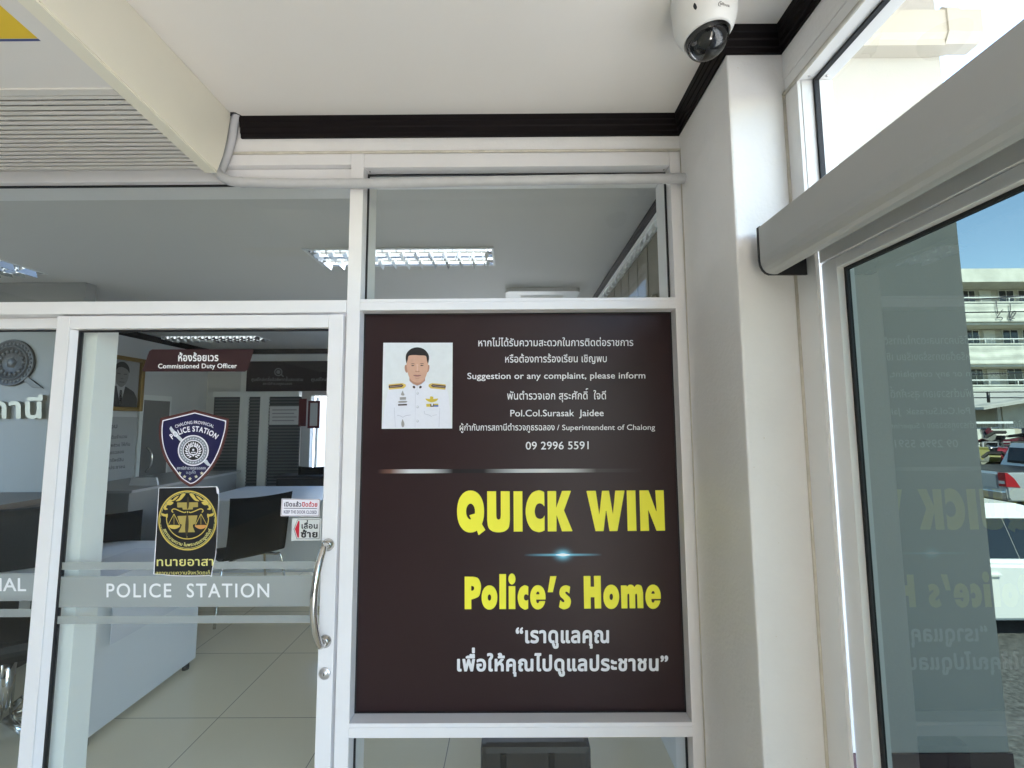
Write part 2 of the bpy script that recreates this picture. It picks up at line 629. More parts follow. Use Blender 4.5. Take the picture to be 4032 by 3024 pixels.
tube(bm, [(-2.6, 1.349, 2.404), (-.6, 1.349, 2.404), (.2, 1.3485, 2.4045), (PX, 1.349, 2.404)], .0045, 8)
tube(bm, [(PX - .0005, 1.348, 2.40), (PX - .0005, 1.348, 0)], .0022, 8)
tube(bm, [(WX - .001, PY, 2.343), (WX - .001, .4, 2.343), (WX - .001, -1, 2.343)], .005, 8)
tube(bm, [(WX - .001, PY - .001, 2.343), (WX - .001, PY - .001, 0)], .004, 8)
caulk = struct(obj('wall_trim', bm, M_CAULK))

# ------------------------------------------------------------------ front partition
pf = thing('glazed_partition', 'white aluminium framed glass partition with frosted bands around the sliding door', 'partition', (-1.0, YF, 0))
def prof_bar(name, a, b, groove=None, parent=pf, bev=.0015, m=M_ALU):
    bm = bmesh.new()
    a = (a[0] + .0004, a[1], a[2] + .0004); b = (b[0] - .0004, b[1], b[2] - .0004)
    if groove is None: box(bm, a, b, 0, bev)
    else:                                                    # a horizontal bar split by a hairline joint
        box(bm, a, (b[0], b[1], groove - .0005), 0, bev); box(bm, (a[0], a[1], groove + .0005), b, 0, bev)
        box(bm, (a[0] + .001, a[1] + .002, groove - .0015), (b[0] - .001, b[1] - .001, groove + .0015))
    return obj(name, bm, m, parent)
YB = 1.49
prof_bar('mullion', (-.5425, YF, 0), (-.4985, YB, 2.401))
prof_bar('jamb', (.531, YF + .001, 0), (PX - .001, YB, 2.401))
prof_bar('head_rail', (-.4984, YF + .002, 2.3515), (.5309, YB, 2.401))
prof_bar('head_rail', (-3.99, YF + .002, 2.362), (-.5426, YB, 2.401))
prof_bar('head_rail', (-3.99, YF + .022, 2.318), (-.5426, YB, 2.3605))
prof_bar('transom_rail', (-.4984, YF - .003, 1.8595), (.5309, YB, 1.898), 1.8865)
prof_bar('transom_rail', (-3.99, YF - .002, 1.8536), (-.5426, YB, 1.8955))
prof_bar('sill_rail', (-.4984, YF - .003, .5545), (.5309, YB, .5965), .584)
prof_bar('bottom_rail', (-.4984, YF, 0), (.5309, YB, .06))
prof_bar('back_stile', (-1.462, 1.413, 0), (-1.415, YB, 1.853), m=M_ALUIN)      # stile of the fixed leaf behind the door
prof_bar('fixed_leaf_rail', (-3.99, 1.392, 1.816), (-1.4625, 1.44, 1.853))
def pane(name, x0, x1, z0, z1, y, parent, m=M_GLASS, th=0, gk=.0045):
    bm = bmesh.new()
    vs = [bm.verts.new(p) for p in ((x0, y, z0), (x1, y, z0), (x1, y, z1), (x0, y, z1))]
    bm.faces.new(vs)
    p = obj(name, bm, m, parent)
    bm = bmesh.new()
    for a, b in (((x0, z0), (x0 + gk, z1)), ((x1 - gk, z0), (x1, z1)), ((x0 + gk, z1 - gk), (x1 - gk, z1)), ((x0 + gk, z0), (x1 - gk, z0 + gk))):
        box(bm, (a[0], y - .004, a[1]), (b[0], y + .004, b[1]))
    obj('gasket', bm, M_GASKET, parent)
    return p
pane('glass_pane', -.4984, .5309, 1.898, 2.3515, YG, pf)
pane('glass_pane', -3.99, -.5426, 1.8955, 2.318, YG, pf)
pane('glass_pane', -.4984, .5309, .06, .5545, YG, pf)
pane('glass_pane', -3.99, -1.4625, .05, 1.816, 1.418, pf)
M_FROST = frost('frosted film', (.43, .455, .44), .80)
def band(name, x0, x1, y, zs, parent):
    for a, b in zs:
        bm = bmesh.new()
        bm.faces.new([bm.verts.new(p) for p in ((x0, y, a), (x1, y, a), (x1, y, b), (x0, y, b))])
        obj(name, bm, M_FROST, parent)
def zat(py, Y): return float(on(700, py, 'Y', Y)[2])
band('frosted_band', -3.98, -1.463, 1.4165, [(zat(2364, 1.4165), zat(2255, 1.4165)), (zat(2427, 1.4165), zat(2395, 1.4165))], pf)
M_WLET = mat('white lettering', (.80, .81, .82), .5)
flat('lettering', M_WLET, line_shapes('IAL', -3, 103, 2327, 2327, 50, .012), plane_map(1.4155), pf)
bm = bmesh.new()
for x in (-.486, .519):
    bm = bmesh.new()
    lathe(bm, [(0, 0), (.003, 0), (.003, .001), (0, .0012)], (x, 1.375, 2.3513), (0, 0, -1), 10)
    obj('screw', bm, M_CHROME, pf)

# ------------------------------------------------------------------ sliding door
dr = thing('sliding_door', 'white framed glass sliding door with steel pull handle and lettered frosted band', 'door', (-1.02, YF, 0))
DX0, DX1, DZ = -1.488, -.5515, 1.848
prof_bar('stile', (DX0, YF - .001, 0), (-1.445, 1.388, DZ), parent=dr)
prof_bar('stile', (-.5995, YF - .001, 0), (DX1, 1.388, DZ), parent=dr)
prof_bar('rail', (-1.4449, YF, 1.8045), (-.5996, 1.387, DZ), parent=dr)
prof_bar('rail', (-1.4449, YF, 0), (-.5996, 1.387, .09), parent=dr)
bm = bmesh.new()
prism(bm, [(-1.4449, YF + .003), (-1.4449, 1.376), (-1.434, 1.376)], lambda p: (p[0], p[1], .09), lambda p: (p[0], p[1], 1.804))
obj('glazing_bead', bm, M_ALU, dr)
pane('glass_pane', -1.436, -.6, .09, 1.8045, 1.375, dr, gk=.006)
YD = 1.3742
zb = [(zat(2390, YD), zat(2268, YD)), (zat(2242, YD), zat(2212, YD)), (zat(2455, YD), zat(2424, YD))]
band('frosted_band', -1.430, -.606, YD, zb, dr)
flat('lettering', M_WLET, line_shapes('POLICE  STATION', 419, 1060, 2351.5, 2351.5, 53, .010, track=.07), plane_map(1.3735), dr)
bm = bmesh.new()
hx = -.578
za, zb_ = 1.118, .832
pts = []
for k in range(25):
    t = k / 24
    a = PI * t
    pts.append((hx - .004 * math.sin(a), 1.345 - .074 * min(1, math.sin(a) ** .55), za + .012 - (za - zb_ + .024) * t))
pts[0] = (hx, 1.349, za); pts[-1] = (hx, 1.349, zb_)
tube(bm, crom(pts, False, 4), .0105, 18)
for z in (za, zb_): lathe(bm, [(.0, .0), (.019, 0), (.019, .004), (.0155, .006), (.0155, .008), (.0105, .011)], (hx, 1.349, z), (0, -1, 0), 24)
obj('handle', bm, M_CHROME, dr)
bm = bmesh.new()
lk = on(1279, 2651, 'Y', 1.349)
lathe(bm, [(.0, 0), (.0175, 0), (.018, .002), (.016, .004), (.0115, .0042), (.011, .007), (0, .0072)], (lk[0], 1.349, lk[2]), (0, -1, 0), 28)
lo = obj('lock', bm, mat('satin steel', (.62, .62, .64), .3, metal=.7), dr)
bm = Bx((lk[0] - .0014, 1.3414, lk[2] - .004), (lk[0] + .0014, 1.3418, lk[2] + .004))
obj('keyhole', bm, M_BLACK, lo)

# ------------------------------------------------------------------ stickers on the door glass
M_MAR = mat('maroon sticker', (.030, .010, .012), .4)
M_NAVY = mat('navy sticker', (.010, .009, .055), .4)
M_SHB = mat('brown red sticker edge', (.085, .028, .026), .4)
M_SILV = mat('silver print', (.55, .58, .62), .4)
M_SILD = mat('silver grey print', (.20, .215, .25), .4)
M_INK = mat('black print', (.010, .010, .012), .4)
M_GOLD = mat('gold print', (.62, .46, .10), .38)
M_GOLDL = mat('pale gold print', (.74, .68, .24), .38)
M_RED = mat('red print', (.50, .008, .03), .45)
M_STW = mat('white sticker', (.78, .76, .82), .5)
M_STG = mat('pale grey sticker', (.60, .61, .60), .5)
def sticker(name, label, cat, mats, layers, sc, ox, oy, Y=1.3738, step=.0002):
    """layers of shapes in a local pixel frame; the first layer is the thing itself, later layers are printed on it"""
    bm = bmesh.new()
    n = 0
    for i, L in enumerate(layers):
        for vs, fs, mi in L:
            n += 1                                           # printed in order, each shape a hair above the one before
            f = plane_map(Y - i * step - n * .000015, ox, oy, sc)
            v3 = [bm.verts.new(f(x, y)) for x, y in vs]
            for q in fs:
                try: bm.faces.new([v3[k] for k in q]).material_index = mi
                except ValueError: pass
    o = obj(name, bm, mats)
    return tag(o, label, cat)

def rrect(x0, y0, x1, y1, r, n=5):
    out = []
    for cx, cy, a in ((x1 - r, y0 + r, -PI / 2), (x1 - r, y1 - r, 0), (x0 + r, y1 - r, PI / 2), (x0 + r, y0 + r, PI)):
        out += [(cx + r * math.cos(a + PI / 2 * k / n), cy + r * math.sin(a + PI / 2 * k / n)) for k in range(n + 1)]
    return out

# room sign
sc = 1344 / 2212
quad = [(985, 605), (1634, 605), (1645, 612), (1604, 738), (1588, 749), (930, 749), (922, 742), (966, 618)]
sticker('room_sign', 'dark maroon slanted sticker reading Commissioned Duty Officer at the top of the door glass', 'sign', [M_MAR, M_WLET],
        [[shape([quad], 6)], line_shapes('ห้องร้อยเวร', 1155, 1415, 681, 680, 37, .022, mi=1) + line_shapes('Commissioned Duty Officer', 1025, 1535, 728, 726, 29, .014, mi=1)], sc, 0, 1008)

# police shield
sc = 440 / 1141
outl = path(('l', [(590, 708), (938, 800)]), ('c', [(938, 800), (928, 910), (903, 1010), (868, 1120), (818, 1230), (758, 1322), (680, 1410), (605, 1474), (540, 1497)]),
            ('c', [(540, 1497), (440, 1432), (368, 1342), (308, 1258), (268, 1178), (240, 1092), (225, 1000), (222, 900), (235, 795)]))
ring = lambda r0, r1, mi: shape([(1, [ell(573, 1125, r0)], True), (-1, [ell(573, 1125, r1)], True)], 5, mi=mi)
orn = []
for k in range(28):
    a = 2 * PI * k / 28
    cx, cy = 573 + 125 * math.cos(a), 1125 + 125 * math.sin(a)
    orn.append([(cx + 14 * math.cos(a + .9), cy + 14 * math.sin(a + .9)), (cx + 9 * math.cos(a + 2.4), cy + 9 * math.sin(a + 2.4)), (cx - 13 * math.cos(a + .9), cy - 13 * math.sin(a + .9)), (cx - 6 * math.cos(a + 2.4), cy - 6 * math.sin(a + 2.4))])
leaf = []
def lf(x, y, a, l, wd):
    c, s = math.cos(a), math.sin(a)
    leaf.append([(x + c * u - s * v, y + s * u + c * v) for u, v in crom([(0, 0), (l * .35, wd), (l * .75, wd * .55), (l, 0), (l * .7, -wd * .6), (l * .35, -wd)], True, 4)])
for k in range(8):
    for sgn in (-1, 1):
        a = PI / 2 + sgn * (.30 + k * .335)
        lf(573 + 58 * math.cos(a), 1125 + 58 * math.sin(a), a + sgn * .75, 36, 8)
        lf(573 + 42 * math.cos(a), 1125 + 42 * math.sin(a), a + sgn * 1.3, 26, 5)
for k in range(3):
    for sgn in (-1, 1): lf(573 + sgn * (8 + 12 * k), 1092 - 2 * k, -PI / 2 + sgn * (.12 + .30 * k), 40 - 8 * k, 5)
leaf.append([(573, 1030), (584, 1060), (573, 1054), (562, 1060)])
leaf.append([(548, 1140), (600, 1140), (594, 1151), (573, 1147), (552, 1151)])
leaf.append(crom([(552, 1158), (573, 1162), (594, 1158), (585, 1172), (573, 1188), (561, 1172)], True, 4))
leaf.append(ell(573, 1118, 13, n=5))
def star(cx, cy, r):
    return [(cx + (r if k % 2 == 0 else r * .42) * math.sin(PI * k / 5), cy - (r if k % 2 == 0 else r * .42) * math.cos(PI * k / 5)) for k in range(10)]
L0 = [shape([outl], 8)]
L1 = [shape([outl], 8, -27, mi=2)]
L2 = [shape([outl], 8, -37, mi=1)]
L3 = [shape([(1, [[(345, 875), (362, 900), (470, 1015), (455, 1045), (425, 1015), (345, 935), (330, 900)]], True)], 5, mi=3)]
L3 += [shape([(1, [[(690, 1222), (712, 1218), (735, 1256), (757, 1274), (748, 1284), (722, 1282), (700, 1265), (676, 1240)]], True)], 4, mi=3)]
L3 += arc_shapes('CHALONG PROVINCIAL', 588, 1290, 437, -.003, 46, .008, mi=2, sx=.78) + arc_shapes('POLICE STATION', 581, 1275, 345, -.0, 76, .03, mi=2, sx=.78)
L3 += [ring(158, 146, 2), ring(146, 107, 4), ring(107, 98, 2), shape([ell(573, 1125, 98)], 6, mi=5)]
L3 += line_shapes('สถานีตำรวจภูธรฉลอง', 405, 700, 1319, 1317, 22, .01, mi=3) + line_shapes('จ.ภูเก็ต', 500, 598, 1363, 1360, 21, .0, mi=3)
L3 += [shape([star(x, y, 22)], 3, mi=6) for x, y in ((435, 1357), (484, 1392), (540, 1414), (602, 1392), (660, 1357))]
L4 = [shape([(1, [p], True)], 3, mi=2) for p in leaf] + [shape([(1, [p], True)], 3, mi=3) for p in orn]
sticker('shield_sticker', 'navy police shield sticker with brown edge, silver round emblem and five stars', 'sticker',
        [M_SHB, M_NAVY, M_STW, M_SILV, M_SILD, M_INK, mat('pale star print', (.62, .60, .42), .45)], [L0, L1, L2, L3, L4], sc, 540, 1340)

# black and gold lawyers sticker, torn at its lower edge
sc = 340 / 1282
paper = path(('l', [(244, 152)]), ('l', [(1112, 132)]), ('c', [(1112, 132), (1138, 190), (1138, 300), (1128, 500), (1120, 700), (1108, 950), (1090, 1180), (1058, 1300), (1030, 1478)]),
             ('c', [(1030, 1478), (990, 1456), (940, 1462), (700, 1468), (450, 1462), (300, 1444), (165, 1438)]))
black = path(('l', [(252, 160), (1096, 142)]), ('c', [(1096, 142), (1108, 230), (1130, 270), (1122, 500), (1114, 700), (1102, 950), (1082, 1170), (1050, 1290), (1018, 1460)]),
             ('c', [(1018, 1460), (990, 1447), (940, 1452), (700, 1457), (450, 1450), (300, 1436), (180, 1430)]))
ex, ey, rx, ry = 672, 638, 433, 445
er = lambda s0, s1, mi: shape([(1, [ell(ex, ey, rx * s0, ry * s0, 64)], True), (-1, [ell(ex, ey, rx * s1, ry * s1, 64)], True)], 7, mi=mi)
G = []
def gold(*polys, mi=2, cell=6): G.extend(shape([(1, [p], True)], cell, mi=mi) for p in polys)
G += [er(1.0, .955, 2), er(.935, .92, 3)]
inner = shape([(1, [ell(ex, ey - 30, rx * .735, ry * .70, 64)], True), (-1, [ell(ex, ey - 30, rx * .705, ry * .67, 64)], True), (-1, [[(200, 100), (1150, 100), (1150, 560), (200, 560)]], True)], 6, mi=2)
G.append(inner)
gold([(518, 372), (828, 368), (828, 438), (755, 442), (748, 476), (602, 478), (596, 446), (522, 446)], mi=6)
gold([(520, 572), (822, 562), (790, 690), (752, 700), (752, 735), (784, 812), (535, 816), (575, 740), (590, 700), (556, 690)], mi=6)
for sx in (-1, 1):
    X = lambda x: ex + sx * (x - ex) if sx < 0 else x
    gold([(X(x), y) for x, y in stroke(crom([(690, 510), (720, 520), (780, 500), (850, 470), (885, 470), (905, 495), (885, 520)], False, 5), 15)])
    gold([(X(x), y) for x, y in stroke([(872, 540), (788, 712)], 8)], [(X(x), y) for x, y in stroke([(872, 540), (956, 700)], 8)], [(X(x), y) for x, y in stroke([(872, 540), (872, 700)], 6)])
    gold([(X(x), y) for x, y in crom([(786, 712), (957, 708), (930, 748), (872, 766), (815, 750)], True, 4)], mi=2 if sx < 0 else 4)
    for q in ([(700, 240), (760, 250), (800, 310), (850, 350), (790, 345), (740, 300)], [(880, 370), (960, 350), (985, 400), (1018, 430), (1012, 480), (960, 470), (990, 450), (970, 410), (920, 410)], [(800, 270), (860, 300), (900, 350), (850, 330)], [(890, 340), (930, 330), (965, 370), (925, 360)]):
        gold([(X(x), y) for x, y in crom(q, True, 4)])
    gold([(X(x), y) for x, y in crom([(965, 540), (1000, 545), (1060, 530), (1045, 570), (1000, 580), (972, 600)], True, 4)])
gold(stroke([(672, 500), (664, 900)], [10, 4]), mi=3)
D = [shape([(1, [crom([(668, 520), (688, 620), (686, 760), (656, 892), (636, 760), (648, 620)], True, 5)], True)], 5, mi=5),
     shape([(1, [crom([(680, 275), (698, 340), (690, 440), (668, 470), (662, 400), (664, 330)], True, 5)], True)], 5, mi=5)]
ring_t = arc_shapes('สภาทนายความ ในพระบรมราชูปถัมภ์', ex, ey, 384, PI, 64, .012, mi=3, inward=True, sx=1.0)
ttl = line_shapes('ทนายอาสา', 215, 1056, 1314, 1308, 96, .012, mi=3)
sub = line_shapes('สภาทนายความจังหวัดภูเก็', 197, 1006, 1444, 1438, 41, .0, mi=3)
sticker('emblem_sticker', 'black sticker with a gold scales emblem, its torn white edge below the shield', 'sticker',
        [M_STW, M_INK, M_GOLD, M_GOLDL, mat('copper print', (.62, .30, .09), .4), mat('brown ink', (.06, .042, .02), .4), mat('dim gold print', (.40, .31, .085), .4)],
        [[shape([paper], 10)], [shape([black], 10, mi=1)], G + ring_t + ttl + sub, D], sc, 560, 1880)

# small notices by the handle
sc = 210 / 1659
q = [(150, 185), (1345, 203), (1325, 742), (118, 728)]
M_PLUM = mat('plum print', (.16, .055, .075), .45)
M_INDIGO = mat('indigo print', (.075, .065, .15), .45)
t1 = line_shapes('เปิดแล้ว', 228, 762, 424, 430, 104, .035, mi=3) + line_shapes('ปิดด้วย', 782, 1258, 430, 434, 104, .035, mi=2)
t1 += [shape([[(218, 474), (1250, 484), (1250, 503), (218, 493)]], 12, mi=3)]
t1 += line_shapes('KEEP THE DOOR CLOSED', 218, 1240, 640, 654, 92, .02, mi=4)
brd = [(1, [[(165, 202), (1332, 214), (1312, 722), (140, 710)]], True), (-1, [[(176, 213), (1321, 225), (1301, 711), (151, 699)]], True)]
sticker('door_notice', 'white notice with plum border asking to keep the door closed', 'notice', [M_STW, M_PLUM, M_RED, mat('dark plum print', (.045, .03, .06), .45), M_INDIGO],
        [[shape([q], 20)], [shape(brd, 9, mi=1)] + t1], sc, 1090, 1940)
q = [(475, 795), (1385, 790), (1362, 1490), (448, 1498)]
pent = [(640, 835), (1330, 828), (1352, 848), (1325, 1428), (1300, 1440), (618, 1442), (525, 1135)]
pin = [(648, 848), (1322, 841), (1340, 856), (1313, 1420), (1292, 1427), (628, 1429), (540, 1135)]
sticker('slide_notice', 'small grey white notice with red arrow pointing left beside the handle', 'notice', [M_STG, M_INK, M_RED],
        [[shape([q], 20)], [shape([(1, [pent], True), (-1, [pin], True)], 7, mi=1), shape([[(665, 878), (708, 876), (688, 1398), (645, 1400), (560, 1130)]], 10, mi=2)]
         + line_shapes('เลื่อน', 768, 1270, 1112, 1112, 130, .03, mi=1) + line_shapes('ซ้าย', 745, 1268, 1388, 1386, 155, .04, mi=1)], sc, 1090, 1940)

# ------------------------------------------------------------------ the big sign
sg = thing('complaint_sign', 'large dark maroon sign panel with yellow QUICK WIN lettering and an officer portrait', 'sign', (.015, YG, 1.23))
YS = YG - .002
bm = bmesh.new()
c4 = [on(*p, 'Y', YS) for p in ((1432, 1240.5), (2638, 1233), (2681.5, 2805), (1399, 2809))]
x0, x1, z0, z1 = -.4983, .5308, .5968, 1.8593
box(bm, (x0 + .0015, YS, z0), (x1 - .0015, YS + .006, z1))
obj('panel', bm, M_SIGN, sg)
bm = bmesh.new()
for a, b in (((x0, z0), (x0 + .004, z1)), ((x1 - .004, z0), (x1, z1)), ((x0 + .004, z1 - .004), (x1 - .004, z1)), ((x0 + .004, z0), (x1 - .004, z0 + .003))):
    box(bm, (a[0], YS - .003, a[1]), (b[0], YS - .0001, b[1]))
obj('gasket', bm, M_GASKET, sg)
K = 1344 / 2212
m5 = plane_map(YS - .0005, 1344, 1008, K); m8 = plane_map(YS - .0005, 1344, 2016, K)
for args in (('หากไม่ได้รับความสะดวกในการติดต่อราชการ', 888, 1892, 585, 582, 37), ('หรือต้องการร้องเรียน เชิญพบ', 1062, 1720, 690, 687, 37),
             ('Suggestion or any complaint, please inform', 817, 1970, 797, 793, 39), ('พันตำรวจเอก สุระศักดิ์  ใจดี', 1075, 1715, 930, 928, 39),
             ('Pol.Col.Surasak  Jaidee', 1095, 1700, 1039, 1037, 41), ('09 2996 5591', 1195, 1603, 1254, 1251, 49)):
    flat('lettering', M_WHITE, line_shapes(*args, .008), m5, sg)
flat('lettering', M_WHITE, line_shapes('ผู้กำกับการสถานีตำรวจภูธรฉลอง', 767, 1382, 1131, 1129, 32, .006) + line_shapes('/ Superintendent of Chalong', 1398, 2033, 1128, 1126, 34, .004, ref='S'), m5, sg)
flat('lettering', M_WHITE, line_shapes('“เราดูแลคุณ', 1130, 1735, 846, 845, 76, .034, cell=.016), m8, sg)
flat('lettering', M_WHITE, line_shapes('เพื่อให้คุณไปดูแลประชาชน”', 750, 2118, 1029, 1026, 74, .034, cell=.016), m8, sg)
# QUICK WIN
Q = [(1, [ell(183, 287, 134, 208, 48, p=.92)], True), (-1, [ell(183, 287, 44, 78, 32)], True), (1, [[(245, 472), (262, 522), (330, 470), (292, 405)]], True), (1, [[(232, 305), (170, 324), (192, 368), (240, 385)]], True)]
Uc = path(('l', [(347, 86), (436, 86), (438, 325)]), ('c', [(438, 325), (443, 355), (460, 367), (477, 355), (482, 325)]), ('l', [(482, 86), (570, 86), (572, 375)]), ('c', [(572, 375), (560, 445), (520, 482), (460, 493), (400, 482), (360, 445), (348, 375)]))
Cc = path(('c', [(912, 95), (885, 82), (850, 78), (790, 105), (745, 180), (728, 285), (745, 390), (790, 465), (850, 490), (885, 487), (916, 474)]), ('c', [(916, 325), (898, 351), (868, 360), (832, 340), (818, 285), (832, 228), (862, 206), (895, 216), (915, 243)]))
letters = [Q, [Uc], [[(608, 86), (696, 86), (698, 485), (610, 486)]], [Cc],
           [[(944, 84), (1030, 84), (1030, 252), (1088, 83), (1177, 82), (1108, 275), (1193, 482), (1088, 483), (1034, 318), (1034, 484), (948, 484)]],
           [[(1330, 83), (1422, 82), (1457, 318), (1484, 82), (1553, 81), (1592, 316), (1615, 80), (1707, 79), (1637, 480), (1558, 481), (1524, 262), (1500, 481), (1420, 481)]],
           [[(1728, 79), (1814, 78), (1826, 478), (1738, 479)]],
           [[(1854, 78), (1944, 77), (2025, 296), (2011, 77), (2094, 76), (2108, 476), (2024, 477), (1940, 265), (1950, 478), (1865, 479)]]]
flat('headline', M_YEL, [shape(l, 5) for l in letters], plane_map(YS - .0005, 1780, 1900, 880 / 2212), sg)
def E_(cx, cy):
    return [(1, [ell(cx, cy, 80, 126, 40, p=.95)], True), (-1, [crom([(cx - 19, cy - 31), (cx - 12, cy - 52), (cx, cy - 60), (cx + 12, cy - 52), (cx + 17, cy - 31)], False, 4)], True),
            (-1, [path(('l', [(cx - 19, cy + 23), (cx + 95, cy + 23), (cx + 95, cy + 38), (cx + 14, cy + 40)]), ('c', [(cx + 12, cy + 52), (cx, cy + 62), (cx - 13, cy + 52), (cx - 19, cy + 23)]))], True)]
P_ = [(1, [path(('l', [(78, 107), (168, 107)]), ('c', [(168, 107), (215, 122), (243, 175), (246, 235), (225, 310), (160, 341)]), ('l', [(147, 343), (147, 444), (78, 444)]))], True),
      (-1, [path(('l', [(147, 254), (147, 200)]), ('c', [(147, 200), (170, 210), (176, 228), (168, 247), (147, 254)]))], True)]
O_ = lambda cx, cy: [(1, [ell(cx, cy, 82, 126, 40, p=.95)], True), (-1, [ell(cx, cy, 18, 33, 24)], True)]
c_ = path(('c', [(738, 210), (716, 199), (690, 198), (648, 235), (627, 322), (648, 410), (695, 447), (718, 446), (737, 437)]), ('c', [(737, 343), (726, 352), (712, 354), (697, 344), (692, 322), (697, 300), (712, 290), (727, 294), (738, 306)]))
s_ = path(('c', [(1172, 210), (1125, 196), (1078, 218), (1060, 268), (1070, 312), (1098, 338), (1111, 356), (1106, 371), (1088, 366), (1070, 347)]), ('c', [(1055, 422), (1085, 440), (1117, 445), (1162, 424), (1180, 370), (1170, 325), (1140, 296), (1121, 276), (1128, 263), (1146, 268), (1163, 284)]))
m_ = path(('l', [(1697, 198), (1757, 197), (1760, 214)]), ('c', [(1760, 214), (1778, 194), (1800, 190), (1822, 196), (1838, 216)]), ('c', [(1838, 216), (1856, 194), (1880, 190), (1912, 206), (1928, 270)]), ('l', [(1932, 434), (1870, 434), (1866, 305)]), ('c', [(1866, 305), (1863, 288), (1856, 283), (1849, 288), (1846, 305)]), ('l', [(1848, 435), (1788, 435), (1785, 305)]), ('c', [(1785, 305), (1782, 288), (1775, 283), (1768, 288), (1765, 305)]), ('l', [(1766, 436), (1704, 436)]))
letters = [P_, O_(335, 323), [[(438, 80), (507, 80), (507, 443), (438, 443)]], [ell(568, 131, 37, 57)], [[(534, 205), (603, 205), (604, 443), (535, 443)]], [c_], E_(837, 321),
           [[(965, 102), (1030, 101), (992, 268), (939, 269)]], [s_], [[(1311, 100), (1382, 100), (1384, 212), (1420, 212), (1418, 99), (1488, 98), (1494, 437), (1427, 437), (1424, 320), (1384, 320), (1386, 438), (1317, 438)]],
           O_(1598, 316), [m_], E_(2032, 315)]
flat('headline', M_YEL, [shape(l, 5) for l in letters], plane_map(YS - .0005, 1800, 2230, 840 / 2212), sg)

def ramp_mat(name, axis, stops, alpha_like=None):
    """printed gradient along a generated (bounding box) axis"""
    m = bpy.data.materials.new(name); m.use_nodes = True
    nt = m.node_tree; b = nt.nodes['Principled BSDF']
    b.inputs['Roughness'].default_value = .36; b.inputs['Specular IOR Level'].default_value = .22
    tc = nt.nodes.new('ShaderNodeTexCoord'); sx = nt.nodes.new('ShaderNodeSeparateXYZ'); r = nt.nodes.new('ShaderNodeValToRGB')
    nt.links.new(tc.outputs['Generated'], sx.inputs[0]); nt.links.new(sx.outputs[axis], r.inputs['Fac'])
    el = r.color_ramp.elements
    while len(el) < len(stops): el.new(.5)
    for e, (p, c) in zip(el, stops): e.position = p; e.color = (*c, 1)
    nt.links.new(r.outputs['Color'], b.inputs['Base Color'])
    return m
base = (.026, .0125, .0135)
M_DIV = ramp_mat('printed divider', 'X', [(0, base), (.05, (.16, .08, .06)), (.12, (.55, .56, .57)), (.20, (.5, .52, .53)), (.285, (.012, .010, .012)), (.40, (.016, .014, .016)), (.52, (.42, .44, .45)), (.62, (.56, .57, .57)), (.73, (.42, .43, .43)), (.82, (.05, .04, .04)), (1, base)])
flat('divider', M_DIV, [shape([[(232, 1383), (1965, 1377), (1965, 1401), (232, 1409)]], 30)], m5, sg)
def flare_mat():
    m = bpy.data.materials.new('printed blue flare'); m.use_nodes = True
    nt = m.node_tree; b = nt.nodes['Principled BSDF']; b.inputs['Roughness'].default_value = .36; b.inputs['Specular IOR Level'].default_value = .22
    tc = nt.nodes.new('ShaderNodeTexCoord'); sx = nt.nodes.new('ShaderNodeSeparateXYZ'); nt.links.new(tc.outputs['Generated'], sx.inputs[0])
    def M(op, a, b_=None):
        n = nt.nodes.new('ShaderNodeMath'); n.operation = op
        for i, v in enumerate((a, b_)):
            if v is None: continue
            if isinstance(v, (int, float)): n.inputs[i].default_value = v
            else: nt.links.new(v, n.inputs[i])
        return n.outputs[0]
    u = M('SUBTRACT', sx.outputs['X'], .5); v = M('SUBTRACT', sx.outputs['Z'], .5)
    au = M('ABSOLUTE', u); av = M('ABSOLUTE', v)
    rr = M('SQRT', M('ADD', M('POWER', M('MULTIPLY', au, 5.2), 2), M('POWER', M('MULTIPLY', av, 2.2), 2)))
    core = M('POWER', 2.718, M('MULTIPLY', M('POWER', rr, 2), -7))
    wing = M('MULTIPLY', M('POWER', 2.718, M('MULTIPLY', M('POWER', av, 2), -700)), M('MAXIMUM', M('SUBTRACT', 1, M('MULTIPLY', au, 2.05)), 0))
    f = M('MINIMUM', M('ADD', core, M('MULTIPLY', wing, .95)), 1)
    r = nt.nodes.new('ShaderNodeValToRGB'); el = r.color_ramp.elements
    for p, c in ((0, base), (.12, (.018, .016, .05)), (.35, (.03, .06, .32)), (.65, (.06, .30, .75)), (1, (.22, .70, .95))):
        e = el[0] if p == 0 else (el[1] if p == 1 else el.new(p)); e.position = p; e.color = (*c, 1)
    el[len(el) - 1].position = 1
    nt.links.new(f, r.inputs['Fac']); nt.links.new(r.outputs['Color'], b.inputs['Base Color'])
    return m
flat('flare_print', flare_mat(), [shape([[(1175, 200), (1695, 200), (1695, 356), (1175, 356)]], 40)], m8, sg)

# portrait print on the sign
sc = 340 / 1410
A = lambda pts, n=5: crom(pts, True, n)
pm = [mat('print pale blue white', (.70, .735, .76), .35, vary=.03, vscale=60), mat('print white uniform', (.73, .745, .83), .35, vary=.02, vscale=90), mat('print skin', (.60, .36, .26), .35, vary=.05, vscale=45), mat('print hair', (.010, .009, .010), .35),
      mat('print skin shade', (.44, .235, .165), .35), mat('print lip', (.42, .19, .17), .35), mat('print dark', (.05, .03, .03), .35), mat('print epaulette gold', (.66, .48, .12), .35), mat('print epaulette brown', (.07, .02, .018), .35),
      mat('print uniform fold', (.50, .51, .60), .35), mat('print silver', (.34, .33, .32), .35), mat('print badge gold', (.62, .47, .06), .35), mat('print blue', (.05, .14, .45), .35), mat('print light skin', (.68, .44, .34), .35), mat('print brow', (.16, .09, .07), .35)]
PL = [[shape([[(122, 123), (1254, 122), (1247, 1522), (95, 1528)]], 60)]]
